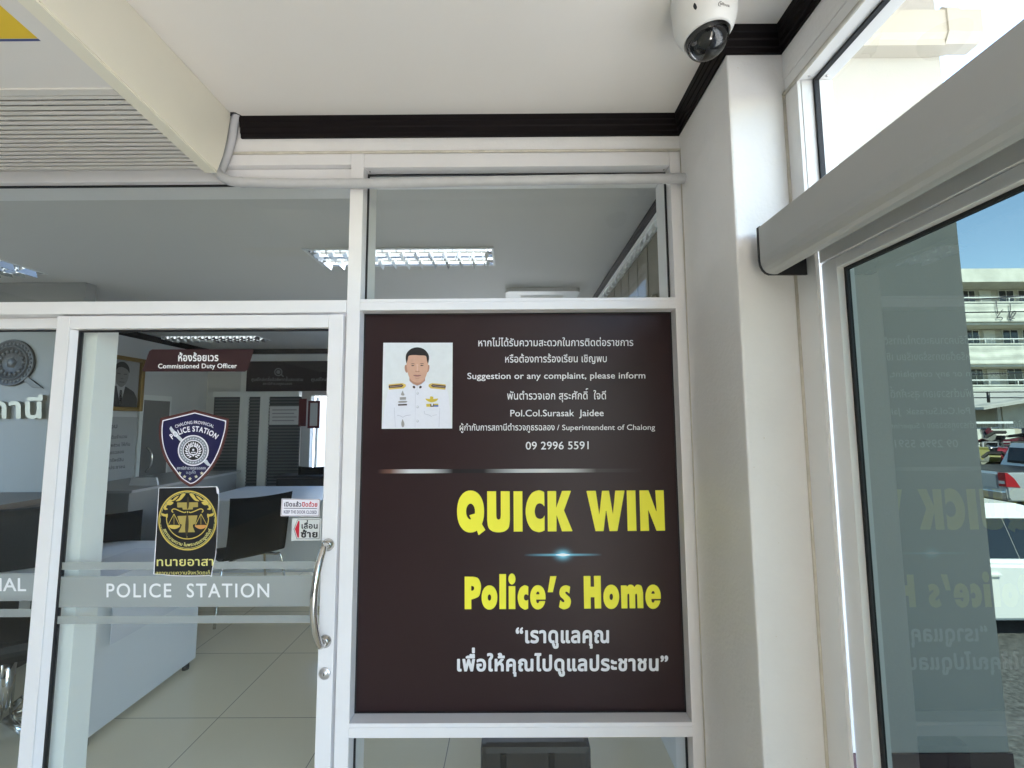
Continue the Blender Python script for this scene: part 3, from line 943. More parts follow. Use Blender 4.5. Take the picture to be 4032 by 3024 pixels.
body = path(('l', [(100, 1522), (160, 1080), (200, 900), (215, 840)]), ('c', [(215, 840), (330, 800), (470, 780), (520, 765), (552, 745)]), ('l', [(660, 830), (800, 745)]), ('c', [(800, 745), (850, 775), (960, 800), (1080, 820), (1150, 850)]), ('l', [(1185, 960), (1240, 1516)]))
neck = [(548, 640), (805, 640), (802, 745), (740, 800), (676, 822), (600, 790), (548, 740)]
L = [shape([(1, [body], True)], 9, mi=1), shape([(1, [neck], True)], 7, mi=4)]
PL.append(L)
face = A([(500, 430), (520, 330), (600, 310), (690, 318), (800, 330), (850, 430), (848, 540), (828, 640), (790, 720), (735, 765), (675, 775), (610, 755), (560, 715), (525, 630), (508, 540)])
L = [shape([(1, [A([(505, 490), (478, 490), (470, 530), (482, 590), (510, 612), (520, 560)])], True)], 6, mi=4), shape([(1, [A([(848, 490), (872, 490), (874, 530), (862, 585), (840, 606), (832, 560)])], True)], 6, mi=4),
     shape([(1, [face], True)], 7, mi=2)]
PL.append(L)
hair = path(('c', [(500, 465), (488, 380), (500, 300), (560, 232), (640, 200), (720, 202), (800, 238), (856, 310), (868, 380), (852, 470)]), ('c', [(852, 470), (836, 420), (822, 350), (790, 332), (720, 328), (640, 322), (560, 328), (530, 350), (520, 400), (500, 465)]))
L = [shape([(1, [hair], True)], 6, mi=3)]
for x0, x1, yb in ((566, 636, 478), (712, 786, 476)):
    L.append(shape([(1, [A([(x0, yb - 4), (x0 + 25, yb - 18), (x1 - 12, yb - 16), (x1, yb - 4), (x1 - 15, yb - 7), (x0 + 22, yb - 8)])], True)], 3, mi=14))
    L.append(shape([(1, [A([(x0 + 12, yb + 18), (x0 + 35, yb + 8), (x1 - 6, yb + 18), (x0 + 35, yb + 26)])], True)], 3, mi=6))
L += [shape([(1, [A([(640, 590), (655, 578), (678, 590), (700, 578), (714, 590), (700, 602), (678, 600), (655, 602)])], True)], 3, mi=4),
      shape([(1, [A([(612, 655), (650, 645), (676, 650), (700, 645), (738, 655), (705, 674), (676, 678), (645, 674)])], True)], 3, mi=5),
      shape([(1, [stroke([(612, 656), (676, 660), (738, 656)], 5)], True)], 2.5, mi=6),
      shape([(1, [A([(655, 480), (668, 520), (664, 575), (676, 582), (690, 575), (690, 520), (695, 480), (676, 470)])], True)], 5, mi=13),
      shape([(1, [A([(640, 692), (676, 700), (715, 690), (700, 706), (655, 706)])], True)], 3, mi=4)]
for sx in (0, 1):
    X = (lambda x: x) if not sx else (lambda x: 1350 - x)
    L.append(shape([(1, [[(X(x), y) for x, y in ((208, 803), (430, 782), (485, 800), (492, 832), (455, 868), (215, 888))]], True)], 6, mi=7))
    L.append(shape([(1, [[(X(x), y) for x, y in ((208, 822), (425, 800), (452, 825), (420, 848), (212, 862))]], True)], 6, mi=8))
PL.append(L)
L = []
for sx in (0, 1):
    X = (lambda x: x) if not sx else (lambda x: 1350 - x)
    L.append(shape([(1, [[(X(x), y) for x, y in ((225, 838), (420, 820), (430, 828), (225, 848))]], True)], 4, mi=10))
    L.append(shape([(1, [[(X(x), y) for x, y in A([(600, 838), (625, 825), (643, 845), (635, 868), (610, 862)])]], True)], 4, mi=6))
L += [shape([(1, [stroke([(676, 822), (676, 880), (646, 905), (640, 1510)], 5)], True)], 5, mi=9)]
for y in (948, 1170, 1402):
    L.append(shape([(1, [ell(680, y, 21, 22)], True)], 4, mi=9)); L.append(shape([(1, [ell(676, y - 4, 13, 13)], True)], 3, mi=0))
L += [shape([(1, [A([(410, 970), (425, 930), (440, 905), (450, 935), (468, 975), (440, 985)])], True)], 4, mi=10), shape([[(390, 1012), (492, 1008), (492, 1052), (390, 1055)]], 8, mi=10),
      shape([[(355, 1090), (385, 1074), (495, 1072), (520, 1084), (490, 1100), (385, 1104)]], 6, mi=10), shape([[(362, 1126), (508, 1122), (508, 1146), (362, 1150)]], 8, mi=6),
      shape([(1, [A([(808, 1036), (880, 1040), (885, 1005), (912, 998), (938, 1010), (942, 1040), (1016, 1034), (985, 1075), (915, 1095), (850, 1078)])], True)], 5, mi=11),
      shape([[(822, 1122), (890, 1120), (890, 1168), (826, 1168)]], 8, mi=11), shape([[(890, 1120), (950, 1119), (950, 1167), (890, 1168)]], 8, mi=6), shape([[(905, 1119), (935, 1119), (935, 1150), (905, 1150)]], 8, mi=0), shape([[(950, 1119), (1018, 1117), (1020, 1140), (950, 1142)]], 8, mi=11), shape([[(950, 1142), (1020, 1140), (1022, 1166), (950, 1167)]], 8, mi=12),
      shape([(1, [A([(415, 1440), (425, 1395), (435, 1370), (448, 1395), (465, 1440), (460, 1485), (440, 1502), (422, 1485)])], True)], 5, mi=10)]
for p in (stroke([(345, 1305), (400, 1318), (440, 1340), (480, 1316), (570, 1300)], 9), stroke([(790, 1235), (795, 1285), (860, 1300), (915, 1330)], 8), stroke([(300, 1180), (318, 1500)], 6), stroke([(1045, 1190), (1030, 1500)], 6), stroke([(920, 1310), (1000, 1298)], 6), stroke([(552, 748), (610, 800), (668, 826), (740, 800), (800, 748)], 6)):
    L.append(shape([(1, [p], True)], 4, mi=9))
PL.append(L)
bm = bmesh.new()
for i, Ls in enumerate(PL):
    for k_, (vs, fs, mi) in enumerate(Ls):
        f = plane_map(YS - .0005 - .0006 * i - .000015 * k_, 1480, 1320, sc)
        v3 = [bm.verts.new(f(x, y)) for x, y in vs]
        for q in fs:
            try: bm.faces.new([v3[k] for k in q]).material_index = mi
            except ValueError: pass
po = obj('portrait_print', bm, pm, sg)
po['label'] = 'printed portrait of a person in a white uniform with short black hair'


def quadmesh(name, m, pts, parent=None):
    bm = bmesh.new()
    bm.faces.new([bm.verts.new(tuple(p)) for p in pts])
    return obj(name, bm, m, parent)

# ------------------------------------------------------------------ right-hand glazing: sliding leaf with tinted film, clear transom, operator cover
rw = thing('side_entrance', 'white framed sliding glass door with dark tinted leaf and clear transom, beside the pillar', 'glass door', (WX, .3, 0))
YE = -.30
M_ALUR = mat('white powder coat side', (.77, .765, .76), .35, vary=.02, vscale=7)
prof_bar('jamb', (WX, .967, 0), (WX + .010, PY - .0015, 1.95), parent=rw, m=M_ALUR, bev=.0008)
prof_bar('jamb', (WX + .0002, .986, 1.9502), (WX + .010, PY - .0017, 2.3428), parent=rw, m=M_ALUR, bev=.0008)
prof_bar('transom_jamb', (WX + .0101, .985, 1.90), (.800, PY - .0015, 2.3425), parent=rw, m=M_ALUR, bev=.0008)
prof_bar('head_rail', (WX + .0005, YE, 2.343), (.800, PY - .002, 2.383), parent=rw, m=M_ALUR, bev=.0008)
prof_bar('top_rail', (.722, YE, 1.863), (.79, .966, 1.93), parent=rw, m=M_ALUR, bev=.0008)
leafm = M_ALUR
prof_bar('stile', (.7255, .9205, .0), (.7655, .966, 1.8615), parent=rw, m=leafm, bev=.0012)
prof_bar('stile', (.7255, YE, .0), (.7655, YE + .046, 1.8615), parent=rw, m=leafm, bev=.0012)
prof_bar('rail', (.7257, YE + .0461, 1.837), (.7653, .9204, 1.8613), parent=rw, m=leafm, bev=.0012)
prof_bar('rail', (.7257, YE + .0461, .0), (.7653, .9204, .07), parent=rw, m=leafm, bev=.0012)
def paneX(x, y0, y1, z0, z1, m, gk=.006, gx=.004):
    quadmesh('glass_pane', m, [(x, y0, z0), (x, y1, z0), (x, y1, z1), (x, y0, z1)], rw)
    bm = bmesh.new()
    for a, b in (((y0, z0), (y0 + gk, z1)), ((y1 - gk, z0), (y1, z1)), ((y0 + gk, z1 - gk), (y1 - gk, z1)), ((y0 + gk, z0), (y1 - gk, z0 + gk))):
        box(bm, (x - gx, a[0], a[1]), (x + gx, b[0], b[1]))
    obj('gasket', bm, M_GASKET, rw)
paneX(.7455, YE + .046, .9205, .07, 1.837, M_TINT, .007)
paneX(.757, YE, .985, 1.93, 2.343, M_GLASSR, .006, .006)
bm = bmesh.new()
lathe(bm, [(0, 0), (.003, 0), (.003, .001), (0, .0014)], (.735, .9735, 2.3428), (0, 0, -1), 10)
obj('screw', bm, M_CHROME, rw)
bm = bmesh.new()
lathe(bm, [(0, 0), (.003, 0), (.003, .001), (0, .0014)], (.778, .9735, 2.3428), (0, 0, -1), 10)
obj('screw', bm, M_CHROME, rw)

hd = thing('door_operator', 'grey metal operator cover with rounded lower edge running above the tinted sliding leaf', 'door operator', (.62, .99, 1.85))
pr = [(.7215, 1.968), (.604, 1.968), (.6005, 1.9645), (.600, 1.885), (.6015, 1.872), (.606, 1.861), (.613, 1.853), (.622, 1.849), (.630, 1.848), (.640, 1.8485), (.640, 1.8515), (.632, 1.852), (.625, 1.8535), (.617, 1.858), (.611, 1.865), (.6065, 1.875), (.605, 1.886), (.605, 1.963), (.7215, 1.963)]
bm = bmesh.new()
prism(bm, pr, lambda p: (p[0], -1.2, p[1]), lambda p: (p[0], .994, p[1]))
obj('cover', bm, M_GREY, hd)
bm = bmesh.new()
capp = [(.7215, 1.9695), (.603, 1.9695), (.5985, 1.966), (.598, 1.884), (.600, 1.870), (.605, 1.859), (.612, 1.851), (.621, 1.847), (.7215, 1.847)]
prism(bm, capp, lambda p: (p[0], .9945, p[1]), lambda p: (p[0], .9995, p[1]))
obj('end_cap', bm, M_BLACK, hd)
bm = Bx((.645, -1.2, 1.915), (.712, .990, 1.955))
obj('motor_rail', bm, mat('dark anodised rail', (.03, .03, .032), .5), hd)

# ------------------------------------------------------------------ ceiling-suspended air conditioner
ac = thing('air_conditioner', 'aged cream ceiling hung air conditioner with slatted underside grille', 'air conditioner', (-1.6, .9, 2.3))
AX = -.934
def acz(y): return 2.2884 + (1.2733 - y) * .0823
cap = [(1.3185, ZC), (1.3195, 2.498), (1.3165, 2.474), (1.309, 2.42), (1.296, 2.355), (1.2733, 2.2884), (1.10, acz(1.10)), (.76, acz(.76)), (.60, acz(.60) + .012), (.52, 2.42), (.50, ZC)]
bm = bmesh.new()
prism(bm, cap, lambda p: (AX - .040, p[0], p[1]), lambda p: (AX, p[0], p[1]))
bmesh.ops.bevel(bm, geom=[e for e in bm.edges if all(abs(v.co.x - AX) < 1e-5 for v in e.verts)], offset=.004, segments=2, affect='EDGES')
obj('end_panel', bm, M_AC, ac)
# the body: shell with a recessed intake behind the slats
g0, g1 = .985, 1.262
bm = bmesh.new()
X0, X1 = -2.55, AX - .0402
t = .004
pts = [(1.305, ZC), (1.305, 2.40), (1.268, 2.2884 + .008), (g1 + .004, acz(g1) + .006), (g1 + .004, 2.36), (g0 - .02, 2.38), (g0 - .02, acz(g0) + .006), (.76, acz(.76) + .006), (.61, acz(.60) + .02), (.54, 2.42), (.51, ZC)]
prism(bm, pts, lambda p: (X0, p[0], p[1]), lambda p: (X1, p[0], p[1]))
obj('body', bm, mat('ac underside plastic', (.70, .68, .66), .45), ac)
bm = bmesh.new()
NS = 17
for k in range(NS):
    y = g0 + (g1 - g0) * (k + .5) / NS
    h = (g1 - g0) / NS
    z = acz(y) + .004
    prism(bm, [(y - h * .34, z), (y + h * .30, z), (y + h * .34, z + .003), (y + h * .34, z + .012), (y + h * .24, z + .012), (y - h * .34, z + .003)], lambda p: (X0 + .02, p[0], p[1]), lambda p: (X1 - .004, p[0], p[1]))
for x in (-1.06, -1.22, -1.38, -1.54, -1.70, -2.0, -2.3):
    prism(bm, [(g0 - .018, acz(g0) + .019), (g1 + .003, acz(g1) + .019), (g1 + .003, acz(g1) + .026), (g0 - .018, acz(g0) + .026)], lambda p: (x - .0015, p[0], p[1]), lambda p: (x + .0015, p[0], p[1]))
prism(bm, [(g0 - .021, acz(g0) + .0015), (g0 - .002, acz(g0) + .0015), (g0 - .002, acz(g0) + .010), (g0 - .021, acz(g0) + .010)], lambda p: (X0 + .01, p[0], p[1]), lambda p: (X1 - .002, p[0], p[1]))
obj('grille', bm, M_ACG, ac)
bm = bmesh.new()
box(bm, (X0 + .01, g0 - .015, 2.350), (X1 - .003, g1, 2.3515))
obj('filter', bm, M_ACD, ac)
yl = bmesh.new()
f = lambda x, y: (x, y, acz(y) + .0052)
def lab(pts, mi):
    q = yl.faces.new([yl.verts.new(f(*p)) for p in pts]); q.material_index = mi
lab([(-1.30, .70), (-1.024, .70), (-1.024, .842), (-1.30, .842)], 0)
for y0, y1, mi in ((.8425, .848, 1),):
    lab([(-1.30, y0), (-1.024, y0), (-1.024, y1), (-1.30, y1)], mi)
for k, y in enumerate((.716, .730, .744, .758)):
    q = yl.faces.new([yl.verts.new((p[0], p[1], acz(p[1]) + .0048)) for p in ((-1.28, y), (-1.055 - .02 * (k % 2), y), (-1.055 - .02 * (k % 2), y + .005), (-1.28, y + .005))]); q.material_index = 2
lb = obj('label', yl, [mat('yellow label', (.72, .50, .03), .45), mat('blue label', (.05, .07, .20), .45), mat('label ink', (.30, .20, .03), .5)], ac)
lb['label'] = 'yellow printed label with a dark blue stripe'

# insulated pipe from the air conditioner into the pillar
pp = [on(*p, 'Y', 1.325) for p in ((850, 668), (868, 690), (893, 707), (930, 716), (985, 719), (1100, 722), (1300, 723), (1500, 722), (1700, 718.5), (1900, 714.5), (2150, 710), (2400, 706), (2600, 704), (2714, 702.5))]
pts = crom(pp, False, 10)
rad = []
for i in range(len(pts)):
    rad.append(.0155 + .0006 * math.sin(i * .9) * random.random() + (.0012 if i in (34, 35, 36, 74, 75, 76, 77) else 0))
bm = bmesh.new()
tube(bm, pts, rad, 20)
tag(obj('refrigerant_pipe', bm, M_TAPE), 'grey tape wrapped pipe running across the glass from the air conditioner to the pillar', 'pipe')
bm = bmesh.new()
tube(bm, crom([on(*p, 'Y', 1.335) for p in ((938, 448), (924, 480), (914, 540), (898, 600), (872, 668), (855, 690))], False, 6), .013, 14)
tag(obj('drain_pipe', bm, M_TAPE), 'short grey wrapped pipe dropping from the ceiling hole behind the air conditioner', 'pipe')
bm = bmesh.new()
h = on(925, 452, 'Z', ZC - .0006)
bm.faces.new([bm.verts.new((h[0] + .018 * math.cos(a) * (1 + .25 * math.sin(3 * a)), min(1.349, h[1] + .013 * math.sin(a)), ZC - .0006)) for a in [2 * PI * k / 14 for k in range(14)]][::-1])
struct(obj('ceiling_hole', bm, M_BLACK))

# ------------------------------------------------------------------ security camera
cc = Vector((.467, .940, 2.464))
cv = thing('security_camera', 'white dome security camera with dark lens window on the ceiling by the pillar', 'security camera', (cc.x, cc.y, ZC))
M_CAM = mat('camera white plastic', (.80, .79, .77), .35)
nd = Vector((.10, .06, -.99)).normalized()
R_ = .0715
bm = bmesh.new()
lathe(bm, [(0, -.0), (.0745, 0), (.0755, .014), (.074, .026), (R_, .061)], (cc.x, cc.y, ZC), (0, 0, -1), 48)
obj('base', bm, M_CAM, cv)
e1 = nd.orthogonal().normalized(); e2 = nd.cross(e1)
bm = bmesh.new()
aw = .80                                    # half angle of the window
prof_s = [(R_ * math.sin(a), R_ * math.cos(a)) for a in [aw + (PI - aw) * k / 26 for k in range(27)]]
lathe(bm, [(R_ * math.sin(aw) * .97, R_ * math.cos(aw) - .010)] + prof_s, cc, nd, 48)
obj('shell', bm, M_CAM, cv)
M_DOME = glass('camera dome', (.42, .42, .43), 1.6)
wr = R_ * math.sin(aw) - .002; wh = R_ * math.cos(aw)
bm = bmesh.new()
lathe(bm, [(wr, -.004)] + [(wr * math.cos(a), wr * .92 * math.sin(a)) for a in [PI / 2 * k / 12 for k in range(13)]], cc + nd * (wh - .001), nd, 48)
dm = obj('dome', bm, M_DOME, cv)
bm = bmesh.new()
lathe(bm, [(0, -.006), (wr - .002, -.006), (wr - .0015, -.003)], cc + nd * wh, nd, 40)
lathe(bm, [(wr - .004, -.005), (wr - .006, .006), (wr - .020, .0065), (wr - .0205, -.004)], cc + nd * wh, nd, 40)
obj('inner_ring', bm, mat('camera black', (.010, .010, .012), .25), cv)
bm = bmesh.new()
ln = (nd + Vector((-.25, -.35, 0))).normalized()
lathe(bm, [(.017, -.006), (.0185, .018), (.016, .023), (.011, .024), (.0, .021)], cc + nd * wh - e1 * .002, ln, 28)
obj('lens', bm, mat('lens black', (.004, .004, .007), .08), cv)
for s in (-1, 1):
    bm = bmesh.new()
    lathe(bm, [(0, -.002), (.006, -.001), (.006, .007), (.0, .010)], cc + nd * (wh + .0) + (e1 * .6 * s + e2 * .8 * s) * .030, nd, 14)
    obj('infrared_lamp', bm, mat('lamp grey', (.45, .43, .42), .3), cv)
# the screw slot and the mark printed on the shell
def on_sphere(px, py, r):
    d = Vector(FW + RT * (px - 2016) / FPX - UP * (py - 1512) / FPX).normalized()
    o = Vector((0, 0, 1.5)) - cc
    b = o.dot(d); c = o.dot(o) - r * r; q = b * b - c
    return (cc + o + d * (-b - math.sqrt(max(q, 0))))
sc = 400 / 2212
flat('slot', M_BLACK, [shape([(1, [crom([(745, 60), (785, 110), (798, 170), (770, 215), (735, 190), (715, 130)], True, 4)], True)], 8)], lambda x, y: on_sphere(2600 + x * sc, y * sc, R_ + .0006), cv)
LG = []
for vs, fs, mi in line_shapes('alhua', 1300, 1510, 118, 118, 62, .02, ref='l'):
    vs = vs.copy(); vs[:, 1] += (vs[:, 0] - 1300) * .27 - 20
    LG.append((vs, fs, mi))
LG.append(shape([(1, [stroke(crom([(1335, 36), (1290, 45), (1266, 85), (1275, 125), (1320, 130)], False, 5), 14)], True)], 6))
flat('logo', mat('logo grey', (.16, .15, .15), .5), LG, lambda x, y: on_sphere(2600 + x * sc, y * sc, R_ + .0006), cv)

# ================================================================== the room behind the glass
RX0, RX1, RY1 = -4.3, .69, 5.9
M_RWALL = mat('room wall paint', (.66, .665, .66), .6, vary=.02)
M_RCEIL = mat('room ceiling paint', (.60, .59, .565), .7)
struct(obj('room_ceiling', Bx((RX0 - .1, 1.4915, ZC), (RX1 + .06, RY1 + .1, ZC + .12)), M_RCEIL))
bm = Bx((RX0 - .1, 2.95, 0), (RX0, RY1 + .1, ZC - .001))
box(bm, (RX0 - .0995, 1.492, 0), (RX0 - .0005, 2.9495, .12)); box(bm, (RX0 - .0995, 2.6, .1205), (RX0 - .0005, 2.9493, 2.4195)); box(bm, (RX0 - .0995, 1.492, 2.42), (RX0 - .0005, 2.9495, ZC - .0015))  # unseen opening added in the near stretch, to let daylight onto desk and floor
struct(obj('room_left_wall', bm, M_RWALL))
struct(obj('room_right_wall', Bx((RX1, 1.601, 0), (RX1 + .06, RY1 + .1, ZC - .001)), M_RWALL))
bm = bmesh.new()
DO = (-2.83, -2.0, 1.86)
box(bm, (RX0 + .001, RY1, 0), (DO[0], RY1 + .1, ZC - .002)); box(bm, (DO[1], RY1, 0), (-1.85, RY1 + .1, ZC - .002)); box(bm, (-1.8495, RY1 + .0003, 0), (.55, RY1 + .0997, .30)); box(bm, (-1.8495, RY1 + .0003, 2.3), (.55, RY1 + .0997, ZC - .002)); box(bm, (.5505, RY1, 0), (RX1 - .001, RY1 + .1, ZC - .002)); box(bm, (DO[0] + .0005, RY1 + .0005, DO[2]), (DO[1] - .0005, RY1 + .0995, ZC - .0025))  # the wide gap hidden by the sign is added to light the room
struct(obj('room_back_wall', bm, M_RWALL))
bm = bmesh.new()
crown([(RX0 + .0005, 1.50), (RX0 + .0005, RY1 - .0005), (RX1 - .0005, RY1 - .0005), (RX1 - .0005, 1.61)], bm, 1)
struct(obj('room_cornice', bm, M_CROWN))

# recessed louvre lights
M_MIRR = mat('mirror louvre', (.78, .82, .86), .10, metal=1)
M_TUBE = lit('lit fluorescent tube', (.92, .97, 1.0), .17)
M_LFR = mat('light frame', (.70, .71, .70), .4)
def louvre(x0, x1, y0, y1, label):
    t = thing('ceiling_light', label, 'ceiling light', ((x0 + x1) / 2, (y0 + y1) / 2, ZC), 'recessed louvre lights in the room ceiling')
    bm = bmesh.new()
    fw = .014
    for a, b in (((x0, y0), (x1, y0 + fw)), ((x0, y1 - fw), (x1, y1)), ((x0, y0 + fw), (x0 + fw, y1 - fw)), ((x1 - fw, y0 + fw), (x1, y1 - fw))):
        box(bm, (a[0], a[1], ZC - .006), (b[0], b[1], ZC - .0004))
    obj('frame', bm, M_LFR, t)
    bm = bmesh.new()
    ym = (y0 + y1) / 2; q = (y1 - y0 - 2 * fw) / 2
    for c in (ym - q / 2, ym + q / 2):                       # two troughs, each with curved mirror sides
        w = q / 2 - .003
        for s in (-1, 1):
            pr_ = [(c + s * w, ZC - .0052), (c + s * w * .82, ZC - .003), (c + s * w * .55, ZC - .0022), (c + s * w * .35, ZC - .0018)]
            pr2 = pr_ + [(p[0], p[1] + .0006) for p in pr_[::-1]]
            prism(bm, pr2, lambda p: (x0 + fw, p[0], p[1]), lambda p: (x1 - fw, p[0], p[1]))
        n = int((x1 - x0) / .085)
        for k in range(n):
            x = x0 + fw + (x1 - x0 - 2 * fw) * (k + .5) / n
            for s in (-1, 1):
                v = [bm.verts.new(p) for p in ((x + s * .004, c - w, ZC - .034), (x + s * .004, c + w, ZC - .034), (x + s * .026, c + w * .5, ZC - .002), (x + s * .026, c - w * .5, ZC - .002))]
                bm.faces.new(v)
    obj('louvre', bm, M_MIRR, t)
    bm = bmesh.new()
    for c in (ym - q / 2, ym + q / 2): tube(bm, [(x0 + .05, c, ZC - .012), (x1 - .05, c, ZC - .012)], .008, 10)
    obj('tube_lamp', bm, M_TUBE, t)
    return t
a = on(1188, 978, 'Z', ZC); b = on(1943, 976, 'Z', ZC); c = on(1943, 1044, 'Z', ZC)
louvre(a[0], b[0], a[1], c[1], 'recessed louvre light seen through both upper panes, behind the mullion')
d = on(190, 1078, 'Z', ZC)
louvre(d[0] - 1.2, d[0], d[1] - .29, d[1], 'recessed louvre light cut by the left edge, above the fixed pane')
d = on(1039, 1330, 'Z', ZC)
louvre(d[0] - 1.2, d[0], d[1] - .15, d[1] + .15, 'recessed louvre light deep in the room, above the room sign on the door')

cs = thing('ceiling_cassette', 'flat white ceiling cassette unit with rounded corners beyond the upper right pane', 'air conditioner', (0, 3.3, ZC))
a = on(1990, 1148, 'Z', ZC - .03); b = on(2284, 1148, 'Z', ZC - .03)
bm = prismZ([(p[0], p[1]) for p in rrect(a[0], a[1], b[0], a[1] + .62, .04)], ZC - .03, ZC - .001)
obj('panel', bm, mat('cassette plastic', (.72, .73, .72), .4), cs)
bm = Bx((a[0] + .12, a[1] + .12, ZC - .034), (b[0] - .12, a[1] + .5, ZC - .0301))
obj('grille', bm, M_ACG, cs)

# vertical blind along the right wall of the room
vb = thing('vertical_blind', 'olive brown vertical blind hanging from a white rail under the room ceiling on the right', 'blind', (RX1 - .03, 2.4, 2.3))
bm = Bx((RX1 - .055, 1.63, 2.385), (RX1 - .02, 3.5, 2.41))
obj('rail', bm, mat('blind rail white', (.86, .88, .87), .3), vb)
bm = bmesh.new()
for k in range(21):
    y = 1.68 + k * .086
    prism(bm, [(y, 2.3845), (y + .075, 2.3845), (y + .055, 2.352), (y + .02, 2.352)], lambda p: (RX1 - .050, p[0], p[1]), lambda p: (RX1 - .030, p[0], p[1]))
    tube(bm, [(RX1 - .052, y + .02, 2.352), (RX1 - .052, y + .055, 2.338), (RX1 - .052, y + .106, 2.352)], .0025, 6)
obj('carrier', bm, mat('carrier plastic', (.8, .82, .81), .25), vb)
bm = bmesh.new()
for k in range(22):
    y = 1.66 + k * .084
    box(bm, (RX1 - .034 + .003 * (k % 2), y, .35), (RX1 - .031 + .003 * (k % 2), y + .088, 2.352))
obj('slats', bm, mat('blind fabric', (.20, .185, .14), .7, vary=.08, vscale=8), vb)
wf = thing('room_window', 'light framed window leaf standing against the olive brown blind', 'window', (RX1 - .05, 2.1, 1.5))
bm = bmesh.new()
y0, y1, z0, z1 = 1.86, 2.62, .9, 2.06
for a, b in (((y0, z0), (y0 + .05, z1)), ((y1 - .05, z0), (y1, z1)), ((y0 + .05, z1 - .06), (y1 - .05, z1)), ((y0 + .05, z0), (y1 - .05, z0 + .06))):
    box(bm, (RX1 - .062, a[0], a[1]), (RX1 - .042, b[0], b[1]))
obj('frame', bm, mat('window frame beige', (.42, .40, .33), .5), wf)
bm = bmesh.new()
for k in range(14): box(bm, (RX1 - .056, y0 + .0505, z0 + .07 + k * .078), (RX1 - .046, y1 - .0505, z0 + .135 + k * .078))
obj('louvre', bm, mat('window louvre beige', (.36, .345, .28), .5), wf)

# emblem wall at the left, with counter and office chair in front
ew = struct(obj('room_partition_wall', Bx((RX0 + .001, 3.0, 0), (-3.12, 3.08, ZC - .002)), mat('grey accent wall', (.24, .245, .24), .6, vary=.03)))
M_EMB = mat('emblem dark bronze', (.055, .055, .055), .45, metal=.3, bump=.6, bscale=60)
ep = 2.985
e0 = on(40, 1428, 'Y', ep)
em = thing('wall_emblem', 'round dark relief emblem with a sword tail on the grey wall at far left', 'emblem', (e0[0], 3.0, e0[2]))
rr = .168
bm = bmesh.new()
lathe(bm, [(0, .006), (.112, .006), (.115, .014), (.121, .014), (.124, .008), (.155, .008), (.160, .016), (rr, .012), (rr, 0)], (e0[0], 2.9995, e0[2]), (0, -1, 0), 48)
obj('disc', bm, M_EMB, em)
bm = bmesh.new()
for k in range(30):
    a = 2 * PI * k / 30
    lathe(bm, [(0, .012), (.010, .010), (.013, .006)], (e0[0] + .139 * math.cos(a), 2.9995, e0[2] + .139 * math.sin(a)), (0, -1, 0), 7)
for k in range(16):
    a = 2 * PI * k / 16; r1 = .085
    lathe(bm, [(0, .013), (.014, .011), (.018, .006)], (e0[0] + r1 * math.cos(a), 2.9995, e0[2] + r1 * math.sin(a)), (0, -1, 0), 6)
lathe(bm, [(0, .018), (.03, .014), (.042, .006)], (e0[0], 2.9995, e0[2]), (0, -1, 0), 5)
obj('ornament', bm, M_EMB, em)
bm = prismY([(e0[0] + .085, e0[2] - .115), (e0[0] + .125, e0[2] - .10), (e0[0] + .245, e0[2] - .185), (e0[0] + .175, e0[2] - .182)], 2.988, 2.9994)
obj('sword', bm, M_EMB, em)
M_LETT = mat('brushed brass letters', (.26, .255, .22), .4, metal=.4)
fm = lambda yy: (lambda x, y: tuple(on(x, y, 'Y', yy)))
def letters3d(name, shapes, y0, y1, m):
    bm = bmesh.new()
    for vs, fs, mi in shapes:
        v3 = [bm.verts.new(on(x, y, 'Y', y0)) for x, y in vs]
        for q in fs:
            try: bm.faces.new([v3[k] for k in q])
            except ValueError: pass
    r = bmesh.ops.extrude_face_region(bm, geom=bm.faces[:])
    for v in [g for g in r['geom'] if isinstance(g, bmesh.types.BMVert)]: v.co.y += y1 - y0
    bmesh.ops.recalc_face_normals(bm, faces=bm.faces[:])
    return obj(name, bm, m)
tag(letters3d('wall_lettering', line_shapes('สถานี', -120, 168, 1645, 1645, 62, .03), 2.975, 2.9995, M_LETT), 'shiny raised metal letters on the grey wall beneath the round emblem', 'lettering')
ct = thing('reception_counter', 'dark brown counter at far left in front of the emblem wall', 'counter', (-3.6, 2.7, 0))
obj('counter_body', Bx((-4.29, 2.35, 0), (-3.06, 2.95, .985)), mat('counter wood', (.045, .032, .022), .45, vary=.2, vscale=6), ct)
obj('counter_top', Bx((-4.295, 2.28, .986), (-3.02, 2.985, 1.02), .004), mat('counter top wood', (.085, .06, .042), .35, vary=.2, vscale=5), ct)

